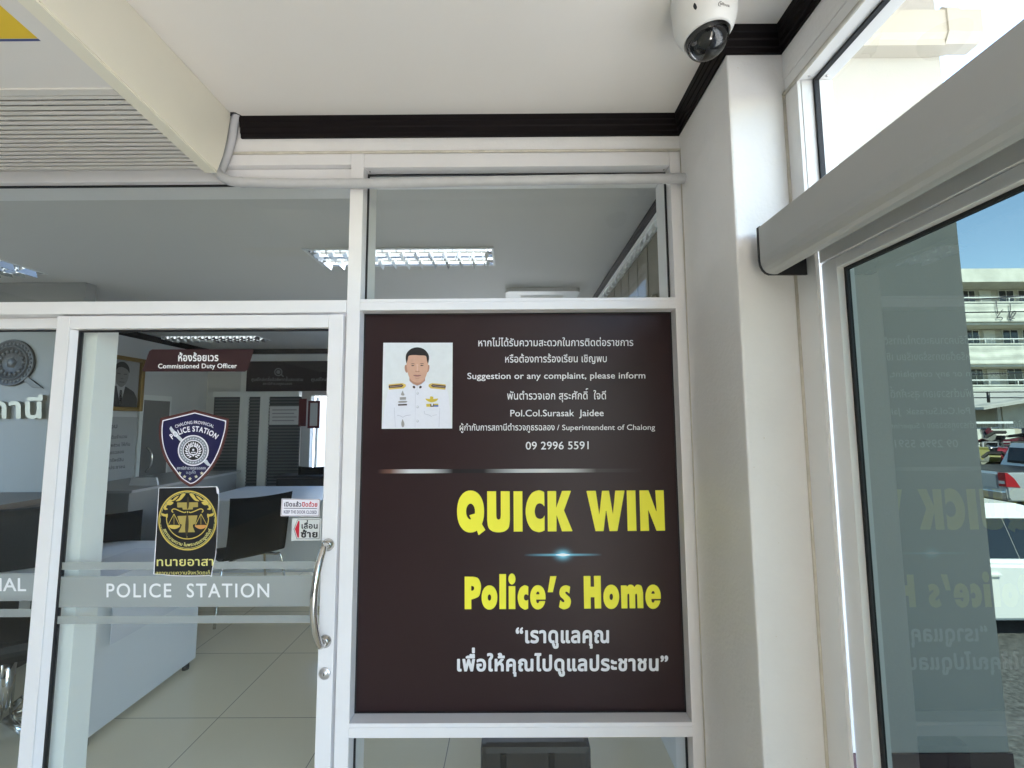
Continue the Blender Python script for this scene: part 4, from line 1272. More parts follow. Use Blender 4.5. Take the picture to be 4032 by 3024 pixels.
def office_chair(loc, rz, label):
    t = thing('office_chair', label, 'chair', loc, None, rz)
    M = t.matrix_world.copy()
    def P(name, bm, m):
        bm.transform(M); return obj(name, bm, m, t)
    bm = bmesh.new(); box(bm, (-.24, -.24, .43), (.24, .24, .52), 0, .035); P('seat', bm, M_LEATHER)
    bm = bmesh.new(); box(bm, (-.23, .20, .58), (.23, .28, 1.05), 0, .035); P('backrest', bm, M_LEATHER)
    bm = bmesh.new(); tube(bm, [(0, 0, .10), (0, 0, .43)], .025, 12); tube(bm, [(0, .05, .42), (0, .30, .42), (0, .29, .62)], .018, 8); P('column', bm, M_CHROME)
    for k in range(5):
        a = 2 * PI * k / 5 + .3
        bm = bmesh.new(); tube(bm, [(.03 * math.cos(a), .03 * math.sin(a), .11), (.30 * math.cos(a), .30 * math.sin(a), .075)], [.02, .014], 8); l = P('leg', bm, M_CHROME)
        bm = bmesh.new(); lathe(bm, [(0, -.012), (.027, -.012), (.030, 0), (.027, .012), (0, .012)], (.30 * math.cos(a), .30 * math.sin(a), .030), (-math.sin(a), math.cos(a), 0), 14); bm.transform(M); obj('caster', bm, M_BLACK, l)
    for s in (-1, 1):
        bm = bmesh.new(); tube(bm, [(s * .25, -.1, .46), (s * .29, -.1, .66), (s * .29, .14, .68), (s * .25, .2, .47)], .014, 8); P('arm', bm, M_BLACK)
    return t
office_chair((-2.42, 2.12, 0), .6, 'black swivel office chair with steel star base behind the fixed left pane')

# white desk near the glass
dk = thing('white_desk', 'white desk with full side panel standing just inside the sliding door', 'desk', (-2.3, 2.25, 0))
p1 = on(273, 2955, 'Z', .03); p2 = on(781, 2593, 'Z', .03)
dxs = (p1[0] + p2[0]) / 2
obj('side_panel', Bx((dxs - .03, p1[1], .035), (dxs, p2[1], .71), .003), M_DESK, dk)
obj('side_panel', Bx((dxs - 1.32, p1[1], .035), (dxs - 1.29, p2[1], .71), .003), M_DESK, dk)
obj('front_panel', Bx((dxs - 1.289, p2[1] - .06, .2), (dxs - .031, p2[1] - .04, .709)), M_DESK, dk)
obj('desk_top', Bx((dxs - 1.34, p1[1] - .03, .7105), (dxs + .02, p2[1] + .03, .74), .003), M_DESK, dk)
for y in (p1[1] + .06, p2[1] - .06):
    for x in (dxs - .015, dxs - 1.305):
        bm = bmesh.new(); lathe(bm, [(.0, 0), (.018, 0), (.018, .034), (0, .034)], (x, y, 0), (0, 0, 1), 12)
        obj('foot', bm, M_BLACK, dk)
# paper hanging over the desk edge
bm = bmesh.new()
box(bm, (dxs + .0205, p1[1] + .12, .42), (dxs + .0225, p2[1] - .14, .742)); box(bm, (dxs - .30, p1[1] + .12, .7402), (dxs + .0204, p2[1] - .14, .7422))
tag(obj('paper_sheet', bm, mat('paper', (.62, .64, .70), .6)), 'large pale paper sheet draped over the edge of the white desk', 'paper')

# second desk across the room
d2 = thing('meeting_table', 'long white table with panelled front in the middle of the room', 'table', (-1.6, 4.3, 0))
obj('front_panel', Bx((-3.05, 4.18, .06), (-.4, 4.21, .72)), M_DESK, d2)
obj('table_top', Bx((-3.12, 4.12, .7205), (-.35, 5.0, .75), .003), M_DESK, d2)
for x in (-3.04, -.46): obj('side_panel', Bx((x, 4.2105, 0), (x + .03, 4.95, .72)), M_DESK, d2)

def shell_chair(label, loc, rz, group=None):
    t = thing('visitor_chair', label, 'chair', loc, group, rz)
    bpy.context.view_layer.update()
    M = t.matrix_world.copy()
    bm = bmesh.new()                                         # one bent shell: seat sweeping up into the back
    pr_ = [(-.24, .44), (-.20, .455), (0, .44), (.15, .435), (.21, .47), (.25, .58), (.28, .74), (.31, .92)]
    rows = []
    for (y, z), hw in zip(crom(pr_, False, 3), [.22 + .01 * math.sin(k * .3) for k in range(30)]):
        rows.append([bm.verts.new((x * hw, y + .03 * x * x, z + .018 * x * x)) for x in [-1 + k / 4 for k in range(9)]])
    for a, b in zip(rows, rows[1:]):
        for k in range(8): bm.faces.new((a[k], a[k + 1], b[k + 1], b[k]))
    bmesh.ops.solidify(bm, geom=bm.faces[:], thickness=.03)
    bm.transform(M); obj('shell', bm, M_LEATHER, t, True)
    for sx in (-1, 1):
        for sy in (-1, 1):
            bm = bmesh.new(); tube(bm, crom([(sx * .08, sy * .08, .425), (sx * .17, sy * .16, .42), (sx * .21, sy * .20, .38), (sx * .25, sy * .24, .0)], False, 5), .010, 10)
            bm.transform(M); obj('leg', bm, M_CHROME, t)
    return t
pc = on(955, 2150, 'Z', .48)
shell_chair('black shell chair with chrome legs facing the meeting table, right of the gold emblem sticker', (-2.20, 3.55, 0), PI + .85)
shell_chair('black shell chair behind the white desk, left of the gold emblem sticker', (-2.76, 2.98, 0), PI + .5)
for i, (x, y, rz, lb_) in enumerate(((-2.42, 5.15, .3, 'left'), (-2.12, 5.25, .1, 'right'))):
    shell_chair('dark chair behind the meeting table, ' + ('under the white poster' if i == 0 else 'in front of the bright doorway'), (x, y, 0), rz + PI * 0, 'chairs behind the meeting table')
bl = thing('low_cabinet', 'black low cabinet with rounded top behind the meeting table', 'cabinet', (-2.5, 5.35, 0))
obj('cabinet_body', Bx((-2.95, 5.3, 0), (-2.3, 5.6, .80), .03), M_BLACK, bl)
obj('cabinet_top', Bx((-2.97, 5.28, .8005), (-2.28, 5.62, .83), .01), M_BLACK, bl)

# back partition with banner and posters
gp = thing('room_glazed_screen', 'white framed dark glazed screen across the back of the room', 'partition', (-2.5, 5.6, 0))
SY = 5.6
for px in (960, 1040): 
    x = on(px, 1600, 'Y', SY)[0]
    obj('mullion', Bx((x - .055, SY, 0), (x + .055, SY + .08, 2.3)), M_ALUIN, gp)
zb1 = on(1000, 1550, 'Y', SY)[2]; zt = on(1000, 1412, 'Y', SY)[2]
obj('rail', Bx((-4.0, SY + .002, zb1 - .04), (-2.85, SY + .078, zb1 + .03)), M_ALUIN, gp)
obj('rail', Bx((-4.0, SY + .001, zt - .04), (RX1 - .06, SY + .079, zt + .05)), M_ALUIN, gp)
M_DGL = mat('dark glazing', (.060, .066, .072), .18)
obj('glazing', Bx((-4.0, SY + .03, .1), (-2.83, SY + .035, zb1 - .041)), M_DGL, gp)
bn = thing('hanging_banner', 'dark maroon banner with grey Thai lines above the screen at the back of the room', 'banner', (-2.6, SY - .02, 2.0))
obj('panel', Bx((on(970, 1500, 'Y', SY - .02)[0], SY - .02, zb1 + .03), (-1.2, SY - .005, zt - .04)), mat('banner maroon', (.022, .012, .014), .5), bn)
M_DIM = mat('banner grey print', (.22, .22, .23), .5)
bm = bmesh.new()
for k in range(40): box(bm, (-3.98, SY + .02, .15 + k * .042), (-2.84, SY + .027, .172 + k * .042))
obj('blind_slats', bm, mat('screen blind grey', (.10, .108, .115), .5), gp)
flat('lettering', M_DIM, line_shapes('ศูนย์ไกล่เกลี่ยข้อพิพาทชั้นสอบสวน', 990, 1193, 1500, 1500, 9, .02, cell=.05) + line_shapes('ศูนย์ไกล่เกลี่ย', 1225, 1330, 1500, 1500, 9, .02, cell=.05) + line_shapes('สถานีตำรวจภูธรฉลอง', 1035, 1150, 1515, 1515, 7, .02, cell=.06), plane_map(SY - .021), bn)
flat('emblem', M_DIM, [shape([(1, [ell(1096, 1465, 16)], True), (-1, [ell(1096, 1465, 12)], True), (1, [ell(1096, 1465, 8)], True), (1, [stroke([(1106, 1474), (1116, 1483)], 4)], True)], 1.5)], plane_map(SY - .021), bn)
M_PAP = mat('poster paper', (.62, .62, .64), .5)
M_PRED = mat('poster red', (.10, .012, .018), .5)
ps = thing('wall_poster', 'white poster with a red border strip on the dark screen at the back', 'poster', tuple(on(1130, 1650, 'Y', SY - .01)))
a, b = on(1063, 1600, 'Y', SY - .012), on(1190, 1672, 'Y', SY - .012)
obj('paper', Bx((a[0], SY - .012, b[2]), (b[0], SY - .004, a[2])), M_PAP, ps)
a2, b2 = on(1178, 1570, 'Y', SY - .016), on(1204, 1678, 'Y', SY - .016)
obj('border', Bx((a2[0], SY - .016, b2[2]), (b2[0], SY - .0125, a2[2])), M_PRED, ps)
bm = bmesh.new()
for k in range(4):
    q = on(1072, 1612 + k * 14, 'Y', SY - .0135); q2 = on(1168 - 10 * (k % 2), 1616 + k * 14, 'Y', SY - .0135)
    box(bm, (q[0], SY - .0135, q2[2]), (q2[0], SY - .0121, q[2]))
obj('print', bm, mat('poster print', (.3, .3, .32), .5), ps)
nt_ = thing('red_notice', 'small red framed notice beside the bright doorway at the back', 'notice', tuple(on(1236, 1630, 'Y', SY - .01)))
a, b = on(1214, 1578, 'Y', SY - .012), on(1257, 1686, 'Y', SY - .012)
obj('frame', Bx((a[0], SY - .012, b[2]), (b[0], SY - .004, a[2])), M_PRED, nt_)
obj('paper', Bx((a[0] + .03, SY - .014, b[2] + .03), (b[0] - .03, SY - .0125, a[2] - .03)), M_PAP, nt_)
bd = thing('back_door', 'pale half open door in the bright doorway at the back of the room', 'door', (DO[0], RY1, 0))
obj('door_leaf', Bx((DO[0] + .01, RY1 + .12, .01), (DO[0] + .05, RY1 + .8, DO[2] - .01)), M_ALUIN, bd)
bm = bmesh.new(); tube(bm, [(DO[0] + .055, RY1 + .70, 1.0), (DO[0] + .10, RY1 + .70, 1.0), (DO[0] + .10, RY1 + .60, 1.0)], .01, 8)
obj('handle', bm, M_BLACK, bd)
struct(obj('added_bounce_wall', Bx((-9, 13.0, -.9), (5, 13.2, 3.2)), M_WALL))  # added beyond the room, set in the sun to bounce light inside

# left wall of the room: framed portrait, text board, door
LX = RX0 + .004
lm = lambda x, y: tuple(on(x, y, 'X', LX + .03))
pt = thing('framed_portrait', 'gold framed black and white portrait of a person in a dark suit', 'picture', tuple(on(470, 1500, 'X', LX)))
def bxX(name, pa, pb, x0, x1, m, parent):
    a, b = on(*pa, 'X', x1), on(*pb, 'X', x1)
    return obj(name, Bx((x0, a[1], min(a[2], b[2])), (x1, b[1], max(a[2], b[2]))), m, parent)
ya, yb = on(372, 1500, 'X', LX)[1], on(556, 1500, 'X', LX)[1]
za_, zb2 = on(465, 1400, 'X', LX)[2], on(465, 1618, 'X', LX)[2]
M_GFR = mat('gilt frame', (.32, .20, .055), .35, metal=.6, bump=.5, bscale=90)
bm = bmesh.new()
fw = .045
for a, b in (((ya, zb2), (ya + fw, za_)), ((yb - fw, zb2), (yb, za_)), ((ya + fw, za_ - fw), (yb - fw, za_)), ((ya + fw, zb2), (yb - fw, zb2 + fw))):
    box(bm, (LX, a[0], a[1]), (LX + .045, b[0], b[1]), 0, .008)
obj('frame', bm, M_GFR, pt)
def lw(u, v, d=.022):                                        # local picture coordinates 0..1 (v down) on the left wall
    return (LX + d, ya + fw + (yb - ya - 2 * fw) * u, za_ - fw - (za_ - zb2 - 2 * fw) * v)
bm = bmesh.new()
mts = [mat('photo grey', (.34, .345, .35), .4), mat('photo suit', (.03, .03, .032), .4), mat('photo skin', (.23, .225, .22), .4), mat('photo hair', (.012, .012, .012), .4), mat('photo shirt', (.5, .5, .51), .4), mat('photo shade', (.10, .10, .10), .4)]
LS = [[shape([[(0, 0), (1, 0), (1, 1), (0, 1)]], .2)],
      [shape([(1, [[(.0, 1), (.03, .78), (.15, .66), (.38, .56), (.66, .56), (.88, .66), (.98, .8), (1, 1)]], True)], .03, mi=1)],
      [shape([(1, [[(.40, .52), (.64, .52), (.60, .72), (.53, .98), (.46, .72)]], True)], .02, mi=4), shape([(1, [[(.50, .64), (.56, .64), (.58, .98), (.48, .98)]], True)], .02, mi=1)],
      [shape([(1, [crom([(.36, .20), (.50, .08), (.66, .18), (.70, .34), (.64, .50), (.53, .58), (.42, .52), (.36, .38)], True, 4)], True)], .02, mi=2)],
      [shape([(1, [crom([(.33, .30), (.33, .15), (.44, .05), (.58, .04), (.70, .14), (.72, .30), (.67, .20), (.52, .15), (.40, .18)], True, 4)], True)], .02, mi=3),
       shape([(1, [stroke([(.40, .29), (.49, .30)], .022)], True)], .012, mi=5), shape([(1, [stroke([(.57, .30), (.66, .29)], .022)], True)], .012, mi=5), shape([(1, [stroke([(.47, .47), (.60, .47)], .018)], True)], .012, mi=5), shape([(1, [stroke([(.50, .40), (.57, .40)], .015)], True)], .012, mi=5)]]
for i, L in enumerate(LS):
    for vs, fs, mi in L:
        v3 = [bm.verts.new(lw(x, y, .012 + .0008 * i)) for x, y in vs]
        for q in fs:
            try: bm.faces.new([v3[k] for k in q]).material_index = mi
            except ValueError: pass
obj('photograph', bm, mts, pt)
tb = thing('text_board', 'grey board with lines of dark Thai text under the framed portrait', 'board', tuple(on(430, 1750, 'X', LX)))
bxX('board', (325, 1640), (540, 1880), LX, LX + .012, mat('board grey', (.44, .445, .45), .5), tb)
M_TXT = mat('board print', (.10, .10, .105), .5)
S_ = []
for tx, x0, x1, y0, y1, hh in (('ชาว อารีรอบ', 340, 462, 1694, 1685, 13), ('มอบที่ดินจำนวน', 400, 500, 1730, 1724, 10), ('เมื่อปี พ.ศ. ๒๕๖๔ ให้กับ', 362, 512, 1763, 1755, 10), ('สถานีตำรวจภูธรฉลอง', 345, 488, 1796, 1784, 10), ('ป้องกัน ชีวิต ทรัพย์สิน', 350, 486, 1826, 1815, 10), ('ของพี่น้องประชาชน', 360, 492, 1855, 1842, 10)):
    S_ += line_shapes(tx, x0, x1, y0, y1, hh, .015, cell=.04)
flat('lettering', M_TXT, S_, lambda x, y: tuple(on(x, y, 'X', LX + .0128)), tb)
ld = thing('room_side_door', 'white framed dark panelled door with curved pull handle in the left room wall', 'door', tuple(on(600, 1900, 'X', LX)))
bxX('frame', (556, 1553), (640, 2150), LX, LX + .03, M_ALUIN, ld)
bxX('leaf', (570, 1575), (634, 2140), LX, LX + .036, mat('door panel grey', (.16, .155, .15), .5), ld)
q = on(577, 1810, 'X', LX + .04)
bm = bmesh.new(); tube(bm, crom([(q[0], q[1], q[2] + .14), (q[0] + .05, q[1], q[2] + .08), (q[0] + .06, q[1], q[2]), (q[0] + .05, q[1], q[2] - .08), (q[0], q[1], q[2] - .14)], False, 5), .012, 8)
obj('handle', bm, M_CHROME, ld)
npt = thing('name_plate', 'white tent name plate standing on the back counter under the text board', 'name plate', (-3.45, 4.35, .90))
cb = thing('side_counter', 'grey low counter along the left room wall below the text board', 'counter', (-3.9, 4.4, 0))
obj('counter_body', Bx((RX0 + .03, 3.9, 0), (-3.5, 5.4, .86)), mat('grey laminate', (.22, .22, .22), .45), cb)
obj('counter_top', Bx((RX0 + .03, 3.88, .8605), (-3.46, 5.42, .885)), mat('grey laminate top', (.32, .32, .32), .35), cb)
bm = prismY([(-.14, 0), (.14, 0), (.12, .075), (-.12, .075)], -.02, .0)
bm.transform(Matrix.Translation((-3.62, 4.2, .8855)))
obj('plate', bm, M_PAP, npt)

# black equipment case standing behind the low pane
bc = thing('equipment_case', 'black padded case with ribbed centre standing behind the low pane under the sign', 'case', (.13, 1.66, 0))
xa, xb = on(1893, 2925, 'Y', 1.62)[0], on(2325, 2925, 'Y', 1.62)[0]
zt = on(2100, 2907, 'Y', 1.64)[2]
bm = bmesh.new(); box(bm, (xa, 1.60, 0.0), (xb, 1.80, zt), 0, .022); obj('case_body', bm, mat('case dark vinyl', (.028, .023, .022), .5, vary=.15, vscale=12), bc)
bm = bmesh.new()
xm = (xa + xb) / 2 - .03
for k in range(6): box(bm, (xm - .055, 1.585, .01 + k * .034), (xm + .055, 1.602, .035 + k * .034), 0, .007)
obj('ribs', bm, M_BLACK, bc)
bm = bmesh.new()
for s in (-1, 1): box(bm, (xm + s * .085 - .012, 1.592, .0), (xm + s * .085 + .012, 1.601, zt - .02), 0, .004)
obj('strap', bm, M_LEATHER, bc)

# ================================================================== outside, seen through the right-hand glass
GZ = -1.0
def asphalt():
    m = mat('asphalt', (.075, .076, .075), .85, vary=.75, vscale=22, bump=.8, bscale=40)
    return m
M_ASPH = asphalt()
bm = bmesh.new()
bm.faces.new([bm.verts.new(p) for p in ((-150, -150, GZ), (250, -150, GZ), (250, 250, GZ), (-150, 250, GZ))])
struct(obj('ground', bm, M_ASPH))
struct(obj('porch_floor', Bx((.80, -6, GZ - .02), (2.5, 1.70, -.02)), mat('porch concrete', (.42, .40, .37), .7, vary=.1)))
struct(obj('added_shade_roof', Bx((-4.2, -2.8, 3.45), (3.3, 1.70, 3.62)), M_CEIL))  # unseen roof, added to keep direct sun off the outer wall
struct(obj('building_wall', Bx((-4.2, 1.4905, ZC + .1205), (.751, 6.2, 6.0)), M_WALL))
struct(obj('forecourt', Bx((2.5005, -14, GZ - .02), (9, 1.4, GZ + .02)), mat('forecourt concrete', (.40, .385, .36), .8, vary=.12, vscale=1.2)))

EY = 1.72
xe = float(on(3829, 1512, 'Y', EY)[0])
ow = thing('outer_wall', 'plain white rendered outer wall with dark maroon base seen through the tinted leaf', 'wall', (1.3, EY, GZ))
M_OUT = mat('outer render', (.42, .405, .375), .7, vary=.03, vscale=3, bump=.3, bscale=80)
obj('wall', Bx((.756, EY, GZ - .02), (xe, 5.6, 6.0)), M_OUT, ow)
zp = float(on(3800, 2963, 'Y', EY)[2])
obj('plinth', Bx((.7565, EY - .008, GZ - .02), (xe + .006, 5.6, zp)), mat('plinth maroon', (.060, .026, .028), .6), ow)
dc = thing('pipe_cover', 'cream plastic pipe cover with elbow end high on the outer wall', 'pipe cover', (1.4, EY, 3.1))
M_DUCT = mat('cream duct plastic', (.46, .43, .37), .5)
YT = EY - .075
a = on(3500, 158, 'Y', YT); b = on(3500, 22, 'Y', YT)
xa = float(on(3728, 90, 'Y', YT)[0])
def dprof(g=0): return [(EY - .0005, a[2] - g), (YT + .02 - g, a[2] - g), (YT - g, a[2] + .035), (YT - g, b[2] - .02), (YT + .02 - g, b[2] + g), (EY - .0005, b[2] + g)]
obj('cover', prismX(dprof(), .78, xa), M_DUCT, dc)
obj('flange', prismX([(EY - .0004, a[2] - .012), (YT + .012, a[2] - .012), (YT + .012, a[2] + .02), (EY - .0004, a[2] + .02)], .78, xa - .001), M_DUCT, dc)
obj('collar', prismX(dprof(.007), xa, xa + .055), M_DUCT, dc)
obj('elbow', prismX(dprof(.002), xa + .0552, xa + .15), M_DUCT, dc)

# apartment block across the road
AY = 29.0
ap = thing('apartment_block', 'cream four storey apartment block with open galleries across the road', 'building', (38, AY, GZ))
M_APT = mat('apartment render', (.70, .685, .60), .75, vary=.16, vscale=1.3, stain=(.40, .37, .29))
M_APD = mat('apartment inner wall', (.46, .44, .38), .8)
M_WIN = mat('dark window', (.012, .016, .022), .08)
M_WFR = mat('window frame white', (.62, .62, .58), .5)
M_RAIL = mat('rail white', (.8, .8, .78), .4)
X0, X1 = 22.0, 52.0
zz = lambda py: float(on(3900, py, 'Y', AY)[2])
rl = [zz(1171), zz(1335), zz(1497), zz(1660)]           # rail heights
top = zz(1062)
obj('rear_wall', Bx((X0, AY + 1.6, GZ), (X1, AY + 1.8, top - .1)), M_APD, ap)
obj('roof', Bx((X0 - .2, AY - .25, top - .95), (X1 + .2, AY + 9, top)), M_APT, ap)
for z in rl:
    bt = z - 1.72 - .12
    bm = bmesh.new()
    # a rippled plaster parapet: the wavy bands are modelled as shallow relief
    nx = 150
    prev = None
    zs = [z - .32 - 1.4 * k / 12 for k in range(13)]
    for i in range(nx + 1):
        x = X0 + (X1 - X0) * i / nx
        col = [bm.verts.new((x, AY - .02 * math.sin(6.3 * (k / 12) * 2 + .9 * math.sin(x * 1.3)) * (1 if 1 < k < 11 else 0), zs[k])) for k in range(13)]
        if prev:
            for k in range(12): bm.faces.new((prev[k], prev[k + 1], col[k + 1], col[k]))
        prev = col
    box(bm, (X0, AY + .03, z - 1.72), (X1, AY + .16, z - .32))
    box(bm, (X0, AY - .06, z - .40), (X1, AY + .2, z - .31))
    obj('parapet', bm, M_APT, ap)
    obj('floor_slab', Bx((X0, AY + .161, z - 1.90), (X1, AY + 1.6, z - 1.74)), M_APT, ap)
    bm = bmesh.new()
    tube(bm, [(X0, AY + .05, z), (X1, AY + .05, z)], .05, 8)
    for k in range(16): tube(bm, [(X0 + 1.1 + k * 1.95, AY + .05, z - .33), (X0 + 1.1 + k * 1.95, AY + .05, z)], .03, 6)
    obj('railing', bm, M_RAIL, ap)
    for k in range(7):
        x = 23.4 + k * 4.15
        for dx, wd, fr in ((0, 1.15, 1), (1.45, 1.0, 1)):
            w_ = obj('window', Bx((x + dx, AY + 1.56, z - .55), (x + dx + wd, AY + 1.599, z + 1.0)), M_WFR, ap)
            for s in (0, 1):
                obj('pane', Bx((x + dx + .06 + s * (wd / 2 - .02), AY + 1.545, z - .48), (x + dx + wd / 2 - .04 + s * (wd / 2 - .02), AY + 1.5595, z + .93)), M_WIN, w_)
        d_ = obj('door', Bx((x + 2.75, AY + 1.55, z - 1.7), (x + 3.6, AY + 1.599, z + .95)), M_WFR, ap)
bm = bmesh.new()
sc = 332 / 918
for p, wd in ((crom([(614, 508), (620, 560), (632, 652)], False), [10] * 17), (crom([(688, 603), (652, 650), (624, 695), (658, 688), (684, 698), (672, 716)], False), [9] * 41), (crom([(766, 540), (768, 612), (752, 692)], False), [10] * 17), (crom([(748, 690), (795, 683), (828, 640), (812, 622), (782, 655), (764, 722), (792, 700), (818, 702)], False), [9] * 57)):
    v, f, mi = shape([(1, [stroke(p, wd[:len(p)])], False)], 3)
    v3 = [bm.verts.new(on(3700 + x * sc, 1000 + y * sc, 'Y', AY - .09)) for x, y in v]
    for q in f:
        try: bm.faces.new([v3[k] for k in q])
        except ValueError: pass
obj('painted_mark', bm, mat('black paint', (.05, .045, .06), .6), ap)

# overhead cables
cables = ((1190, 1160, 15.0, 'uppermost'), (1232, 1226, 15.4, 'second'), (1478, 1466, 15.8, 'third'), (1545, 1543, 16.2, 'fourth'), (1566, 1566, 16.6, 'lowest'))
for ya_, yb_, Y, nm in cables:
    p, q = on(3700, ya_, 'Y', Y), on(4100, yb_, 'Y', Y)
    dv = (q - p)
    bm = bmesh.new()
    pts = []
    for k in range(25):
        t = -2 + 6 * k / 24
        r = p + dv * t; r[2] += .012 * ((t - .5) ** 2) ; pts.append(r)
    tube(bm, pts, .022, 6)
    tag(obj('overhead_cable', bm, M_BLACK), nm + ' of the dark cables strung in front of the apartment block', 'cable', 'overhead cables across the road')
bm = bmesh.new()
tube(bm, [on(3890, 1545, 'Y', 16.2), on(3893, 1585, 'Y', 16.2)], .05, 6)
tag(obj('cable_clamp', bm, M_BLACK), 'small dark clamp hanging from the fourth overhead cable', 'clamp')

# shed
SYD = 16.6
sh = thing('roadside_shed', 'beige shed with a sloping tin roof in front of the apartment block', 'shed', (19, SYD, GZ))
xl = float(on(3955, 1700, 'Y', SYD)[0])
zr = float(on(3955, 1592, 'Y', SYD)[2])
bm = Bx((xl, SYD, GZ), (xl + 7, SYD + 4, zr + .1))
obj('wall', bm, mat('shed boards', (.50, .45, .36), .8, vary=.1, vscale=2), sh)
e0_, e1_ = on(3862, 1606, 'Y', SYD - .6), on(4060, 1567, 'Y', SYD - .6)
bm = prismY([(e0_[0], e0_[2] - .07), (e1_[0] + 4, e1_[2] + .5), (e1_[0] + 4, e1_[2] + .58), (e0_[0], e0_[2] + .03)], SYD - .7, SYD + 4.3)
obj('roof', bm, mat('tin roof', (.48, .46, .42), .5, vary=.15, vscale=3), sh)
obj('post', Bx((xl - .25, SYD - .05, GZ), (xl - .12, SYD + .05, zr)), mat('shed post', (.40, .37, .32), .7), sh)

# low wall behind the motorbikes
lw_ = thing('low_wall', 'low cream roadside wall under the apartment gallery', 'wall', (15, 16.0, GZ))
a = on(3855, 1690, 'Y', 16.0); b = on(3944, 1742, 'Y', 16.0)
obj('wall', Bx((a[0] - 6, 16.0, GZ), (xl - .3, 16.2, a[2])), M_APT, lw_)
obj('rail', Bx((a[0] - 6, 16.02, on(3900, 1664, 'Y', 16.0)[2] - .04), (xl - .3, 16.12, on(3900, 1664, 'Y', 16.0)[2] + .04)), M_RAIL, lw_)

# motorbikes
M_RUB = mat('tyre rubber', (.015, .015, .015), .7)
def motorbike(col, label, loc, rz, sc_=1.0):
    t = thing('motorbike', label, 'motorbike', loc, 'motorbikes parked by the road', rz)
    M = t.matrix_world.copy()
    mp = mat('bike paint ' + '%.2f %.2f %.2f' % col, col, .25, coat=.5)
    def P(name, bm, m, par=None):
        bm.transform(M); return obj(name, bm, m, par or t)
    for x in (-.62, .62):
        bm = bmesh.new(); lathe(bm, [(.22, -.035), (.29, -.04), (.31, 0), (.29, .04), (.22, .035), (.22, -.035)], (x, 0, .31), (0, 1, 0), 20); wh_ = P('wheel', bm, M_RUB)
        bm = bmesh.new(); lathe(bm, [(.0, -.03), (.06, -.03), (.07, 0), (.06, .03), (0, .03)], (x, 0, .31), (0, 1, 0), 10)
        for k in range(6): a_ = PI * k / 3; tube(bm, [(x, 0, .31), (x + .22 * math.cos(a_), 0, .31 + .22 * math.sin(a_))], .012, 5)
        P('rim', bm, M_CHROME, wh_)
    bm = bmesh.new(); prismY([(-.85, .80), (-.70, .66), (-.35, .58), (.0, .50), (.18, .42), (.36, .62), (.44, .92), (.36, .94), (.24, .66), (.02, .64), (-.30, .74), (-.80, .88)], -.11, .11, bm); P('body', bm, mp)
    bm = bmesh.new(); prismY([(-.84, .885), (-.30, .745), (.02, .70), (.05, .76), (-.25, .83), (-.78, .95)], -.13, .13, bm); P('seat', bm, M_LEATHER)
    bm = bmesh.new(); tube(bm, [(.62, -.07, .31), (.42, -.07, .92)], .022, 6); tube(bm, [(.62, .07, .31), (.42, .07, .92)], .022, 6); tube(bm, [(.44, -.34, 1.04), (.42, -.1, .98), (.42, .1, .98), (.44, .34, 1.04)], .016, 6); P('handlebar', bm, M_CHROME)
    bm = bmesh.new(); prismY([(.40, .82), (.50, .80), (.54, .92), (.46, 1.02), (.40, 1.0)], -.10, .10, bm); P('headlight', bm, mp)
    bm = bmesh.new(); prismY([(.44, .60), (.62, .645), (.86, .52), (.87, .50), (.62, .62), (.45, .57)], -.07, .07, bm); P('mudguard', bm, mp)
    bm = bmesh.new(); box(bm, (-.2, -.12, .25), (.22, .12, .48), 0, .03); P('engine', bm, mat('engine grey', (.12, .12, .12), .4, metal=.6))
    bm = bmesh.new(); tube(bm, [(.1, -.16, .3), (-.4, -.17, .30), (-.8, -.18, .42)], [.03, .04, .05], 8); P('exhaust', bm, M_CHROME)
    return t
struct(obj('yard', Bx((9.5, 12.2, GZ - .02), (24, 20, -.42)), M_ASPH))
rk = thing('bike_rack', 'grey steel rack deck carrying the rear row of motorbikes', 'rack', (16, 14.2, -.42))
obj('deck', Bx((12.5, 13.75, .10), (19, 15.0, .14)), mat('rack grey', (.22, .22, .22), .5), rk)
for k in range(5):
    for yy in (13.8, 14.95):
        bm = bmesh.new(); tube(bm, [(12.6 + k * 1.55, yy, -.42), (12.6 + k * 1.55, yy, .10)], .03, 6); obj('post', bm, mat('rack grey', (.22, .22, .22), .5), rk)
bk = [((.40, .02, .03), 'red motorbike parked at the front of the row beside the silver pickup', 3992, 12.7, .7, -.42), ((.26, .24, .06), 'yellow motorbike parked left of the red one', 3885, 12.9, .9, -.42), ((.015, .015, .018), 'black motorbike on the rack above the yellow one', 3905, 14.3, 1.0, .14),
      ((.16, .015, .03), 'dark red motorbike with raised front on the rack', 3975, 14.3, 2.5, .14), ((.02, .02, .022), 'black motorbike at the right end of the rack', 4055, 14.3, .8, .14), ((.42, .05, .07), 'red motorbike standing between the yellow one and the front red one', 3938, 13.0, .6, -.42)]
for c_, lb_, px, Y, rz, z_ in bk:
    motorbike(c_, lb_, (float(on(px, 1750, 'Y', Y)[0]), Y, z_), rz)
sb = thing('rack_sign', 'dark sign board on a grey rail above the motorbikes', 'sign board', tuple(on(4010, 1760, 'Y', 13.7)))
a, b = on(3980, 1738, 'Y', 13.7), on(4100, 1768, 'Y', 13.7)
obj('board', Bx((a[0], 13.66, b[2]), (b[0], 13.70, a[2])), mat('sign board dark', (.05, .055, .05), .5), sb)
bm = bmesh.new()
q = on(3870, 1742, 'Y', 13.72)
tube(bm, [(q[0], 13.725, q[2]), (b[0], 13.725, q[2])], .025, 6)
for k in range(4): tube(bm, [(q[0] + k * .5, 13.725, q[2]), (q[0] + k * .5, 13.725, .14)], .025, 6)
obj('rail', bm, mat('rail grey', (.3, .3, .3), .5), sb)

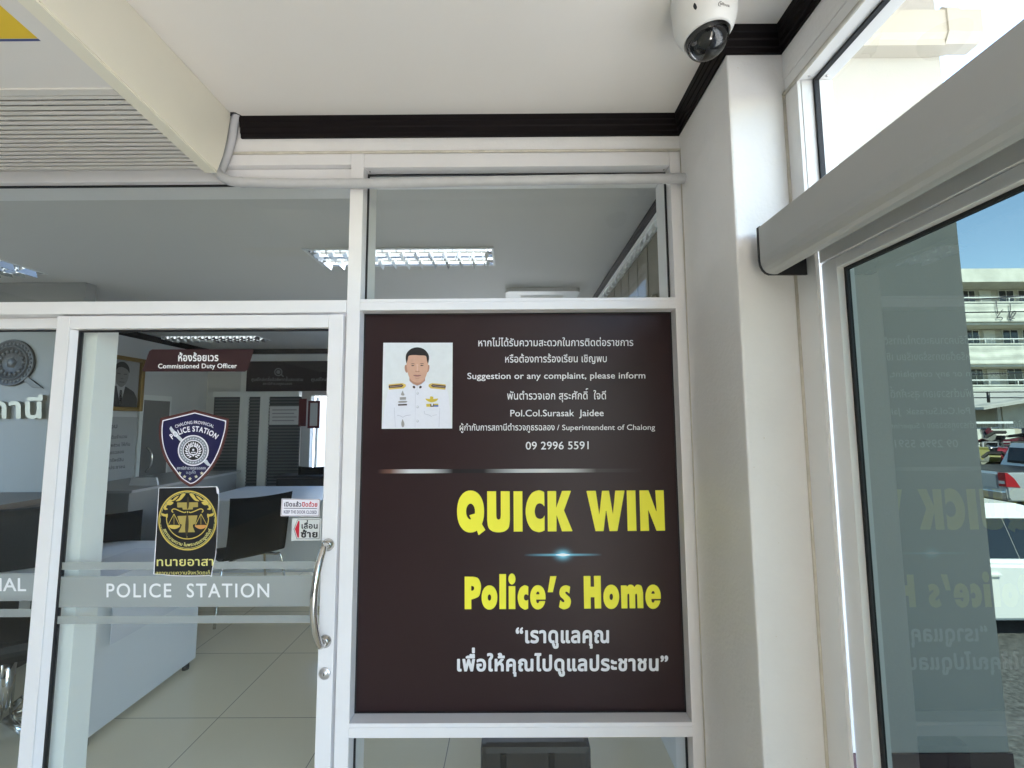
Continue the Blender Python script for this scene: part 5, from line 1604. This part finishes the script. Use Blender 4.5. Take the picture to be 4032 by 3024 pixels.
# pickup
def wheel(P, par, x, y, r, w_):
    bm = bmesh.new(); lathe(bm, [(r * .62, -w_), (r * .92, -w_), (r, -w_ * .6), (r, w_ * .6), (r * .92, w_), (r * .62, w_), (r * .62, -w_)], (x, y, r), (0, 1, 0), 28); wo = P('wheel', bm, M_RUB)
    bm = bmesh.new(); s = -1 if y < 0 else 1
    lathe(bm, [(0, s * w_ * .75), (.06, s * w_ * .75), (r * .2, s * w_ * .6), (r * .58, s * w_ * .7), (r * .63, s * w_ * .9), (r * .63, 0)], (x, y, r), (0, 1, 0), 24); P('rim', bm, mat('alloy', (.5, .5, .52), .3, metal=.8), wo)
def side_extrude(profile, hw, taper=None):
    bm = bmesh.new()
    tp = taper or (lambda z: 0)
    prism(bm, profile, lambda p: (p[0], -hw + tp(p[1]), p[1]), lambda p: (p[0], hw - tp(p[1]), p[1]))
    return bm
def pickup(loc, rz):
    t = thing('pickup_truck', 'silver pickup truck parked beside the motorbikes, its rear towards the glass', 'pickup', loc, None, rz)
    M = t.matrix_world.copy()
    def P(name, bm, m, par=None):
        bm.transform(M); return obj(name, bm, m, par or t)
    sil = mat('silver car paint', (.50, .52, .54), .25, metal=.35, coat=.6)
    def arch(cx, r): return [(cx - r * math.cos(PI * k / 10), .42 + r * math.sin(PI * k / 10)) for k in range(11)]
    body = [(-2.6, .55)] + [(-2.55, .46), (-1.95, .46)] + arch(-1.5, .44) + [(-1.0, .42), (1.05, .42)] + arch(1.6, .44) + [(2.1, .44), (2.55, .46), (2.68, .62), (2.66, .86), (2.5, 1.0), (1.25, 1.12), (-2.58, 1.12), (-2.62, .9)]
    bm = side_extrude(body, .90); bmesh.ops.bevel(bm, geom=[e for e in bm.edges if abs(e.verts[0].co.y - e.verts[1].co.y) < 1e-4], offset=.03, segments=2, affect='EDGES'); P('body', bm, sil)
    tp = lambda z: .18 * (z - 1.12) / .62
    bm = side_extrude([(-.62, 1.1205), (1.25, 1.1205), (.75, 1.62), (.6, 1.70), (-.45, 1.72)], .84, tp); P('cab', bm, sil)
    bm = Bx((-2.52, -.80, 1.1206), (-.70, .80, 1.1306)); P('bed_shade_sheet', bm, M_BLACK)  # black sheet on the solid body, standing for the shaded open bed
    for s in (-1, 1):
        def win(pts, nm, par):
            b_ = bmesh.new()
            prism(b_, pts, lambda p: (p[0], s * (.845 - tp(p[1])), p[1]), lambda p: (p[0], s * (.82 - tp(p[1])), p[1])); P(nm, b_, M_WIN, par)
        win([(-.50, 1.20), (.22, 1.20), (.22, 1.60), (-.42, 1.60)], 'side_window', t)
        win([(.28, 1.20), (1.02, 1.20), (.64, 1.58), (.28, 1.60)], 'side_window', t)
        b_ = bmesh.new()
        prism(b_, [(-2.64, .80), (-2.30, .78), (-2.42, .98), (-2.58, 1.12), (-2.64, 1.12)], lambda p: (p[0], s * .91, p[1]), lambda p: (p[0], s * .76, p[1])); tl = P('tail_light', b_, mat('tail light red', (.38, .008, .015), .12, coat=.6))
        b_ = bmesh.new(); box(b_, (-2.645, s * .77, .86), (-2.60, s * .885, .93)); P('reverse_lamp', b_, mat('clear lamp', (.6, .55, .52), .2), tl)
        b_ = bmesh.new(); box(b_, (-.1, s * .905, .95), (.08, s * .93, .98)); P('door_handle', b_, M_CHROME)
    bm = bmesh.new(); box(bm, (-2.74, -.88, .50), (-2.60, .88, .70), 0, .03); P('bumper', bm, M_CHROME)
    bm = bmesh.new(); box(bm, (-2.645, -.72, .74), (-2.615, .72, 1.08), 0, .01); tg = P('tailgate', bm, sil)
    bm = bmesh.new(); box(bm, (-2.755, -.22, .53), (-2.741, .22, .65)); P('number_plate', bm, mat('plate white', (.6, .6, .58), .4))
    bm = bmesh.new(); prism(bm, [(-.61, 1.20), (-.61, 1.26), (-.52, 1.60), (-.50, 1.60), (-.50, 1.20)], lambda p: (p[0] - .02, -.66, p[1]), lambda p: (p[0] - .02, .66, p[1])); P('rear_window', bm, M_WIN)
    for x, y in ((-1.5, -.80), (-1.5, .80), (1.6, -.80), (1.6, .80)): wheel(P, t, x, y, .38, .12)
    return t
p = on(3962, 1900, 'Y', 10.0)
a_ = .03
# rear right-hand corner of the body stands at p
off = Vector((-2.62, -.9)); ca, sa = math.cos(a_), math.sin(a_)
pickup((float(p[0]) - (ca * off.x - sa * off.y), 10.0 - (sa * off.x + ca * off.y), GZ + .1), a_)

# white car
def car(loc, rz):
    t = thing('white_car', 'white hatchback parked nearest to the glass, in front of the silver pickup', 'car', loc, None, rz)
    M = t.matrix_world.copy()
    def P(name, bm, m, par=None):
        bm.transform(M); return obj(name, bm, m, par or t)
    wh = mat('white car paint', (.78, .79, .78), .25, coat=.6)
    def arch(cx, r): return [(cx - r * math.cos(PI * k / 10), .32 + r * math.sin(PI * k / 10)) for k in range(11)]
    body = [(-2.05, .45), (-1.95, .24), (-1.68, .23)] + arch(-1.3, .36) + [(-.9, .2), (.9, .2)] + arch(1.3, .36) + [(1.7, .23), (2.0, .26), (2.08, .5), (2.0, .68), (1.1, .80), (-2.0, .86), (-2.08, .70)]
    bm = side_extrude(body, .86); bmesh.ops.bevel(bm, geom=[e for e in bm.edges if abs(e.verts[0].co.y - e.verts[1].co.y) < 1e-4], offset=.04, segments=3, affect='EDGES'); P('body', bm, wh)
    tp = lambda z: .22 * (z - .80) / .66
    bm = side_extrude([(-2.0, .84), (1.12, .795), (.35, 1.34), (-.1, 1.46), (-1.0, 1.47), (-1.72, 1.38)], .80, tp); P('cabin', bm, wh)
    for s in (-1, 1):
        for pts in ([(-1.72, .88), (-1.10, .875), (-1.08, 1.29), (-1.55, 1.26)], [(-1.02, .875), (-.345, .868), (-.345, 1.295), (-1.0, 1.295)], [(-.335, .867), (.84, .85), (.34, 1.24), (.12, 1.29), (-.335, 1.295)]):
            b_ = bmesh.new(); prism(b_, pts, lambda p: (p[0], s * (.806 - tp(p[1])), p[1]), lambda p: (p[0], s * (.78 - tp(p[1])), p[1])); P('side_window', b_, M_WIN)
        b_ = bmesh.new(); box(b_, (.72, s * .80, .86), (.90, s * 1.0, .98), 0, .03); P('mirror', b_, wh)
        for x in (-.85, .15):
            b_ = bmesh.new(); box(b_, (x, s * .862, .70), (x + .17, s * .885, .73), 0, .006); P('door_handle', b_, wh)
        b_ = bmesh.new(); box(b_, (1.75, s * .58, .54), (2.03, s * .84, .67), 0, .03); P('headlight', b_, mat('clear lamp', (.6, .55, .52), .2))
        b_ = bmesh.new(); box(b_, (-2.09, s * .60, .60), (-1.9, s * .85, .82), 0, .03); P('tail_light', b_, mat('tail light red', (.38, .008, .015), .12, coat=.6))
    b_ = bmesh.new(); prism(b_, [(1.07, .845), (.40, 1.325), (.38, 1.31), (1.05, .83)], lambda p: (p[0] + .02, -.70 + tp(p[1]), p[1]), lambda p: (p[0] + .02, .70 - tp(p[1]), p[1])); P('windscreen', b_, M_WIN)
    for x, y in ((-1.3, -.76), (-1.3, .76), (1.3, -.76), (1.3, .76)): wheel(P, t, x, y, .31, .10)
    return t
YC = 5.0
xc = float(on(3900, 2250, 'Y', YC)[0])
car((xc + .78, YC + .86, GZ), 0.0)
bpy.data.objects.remove(_to)
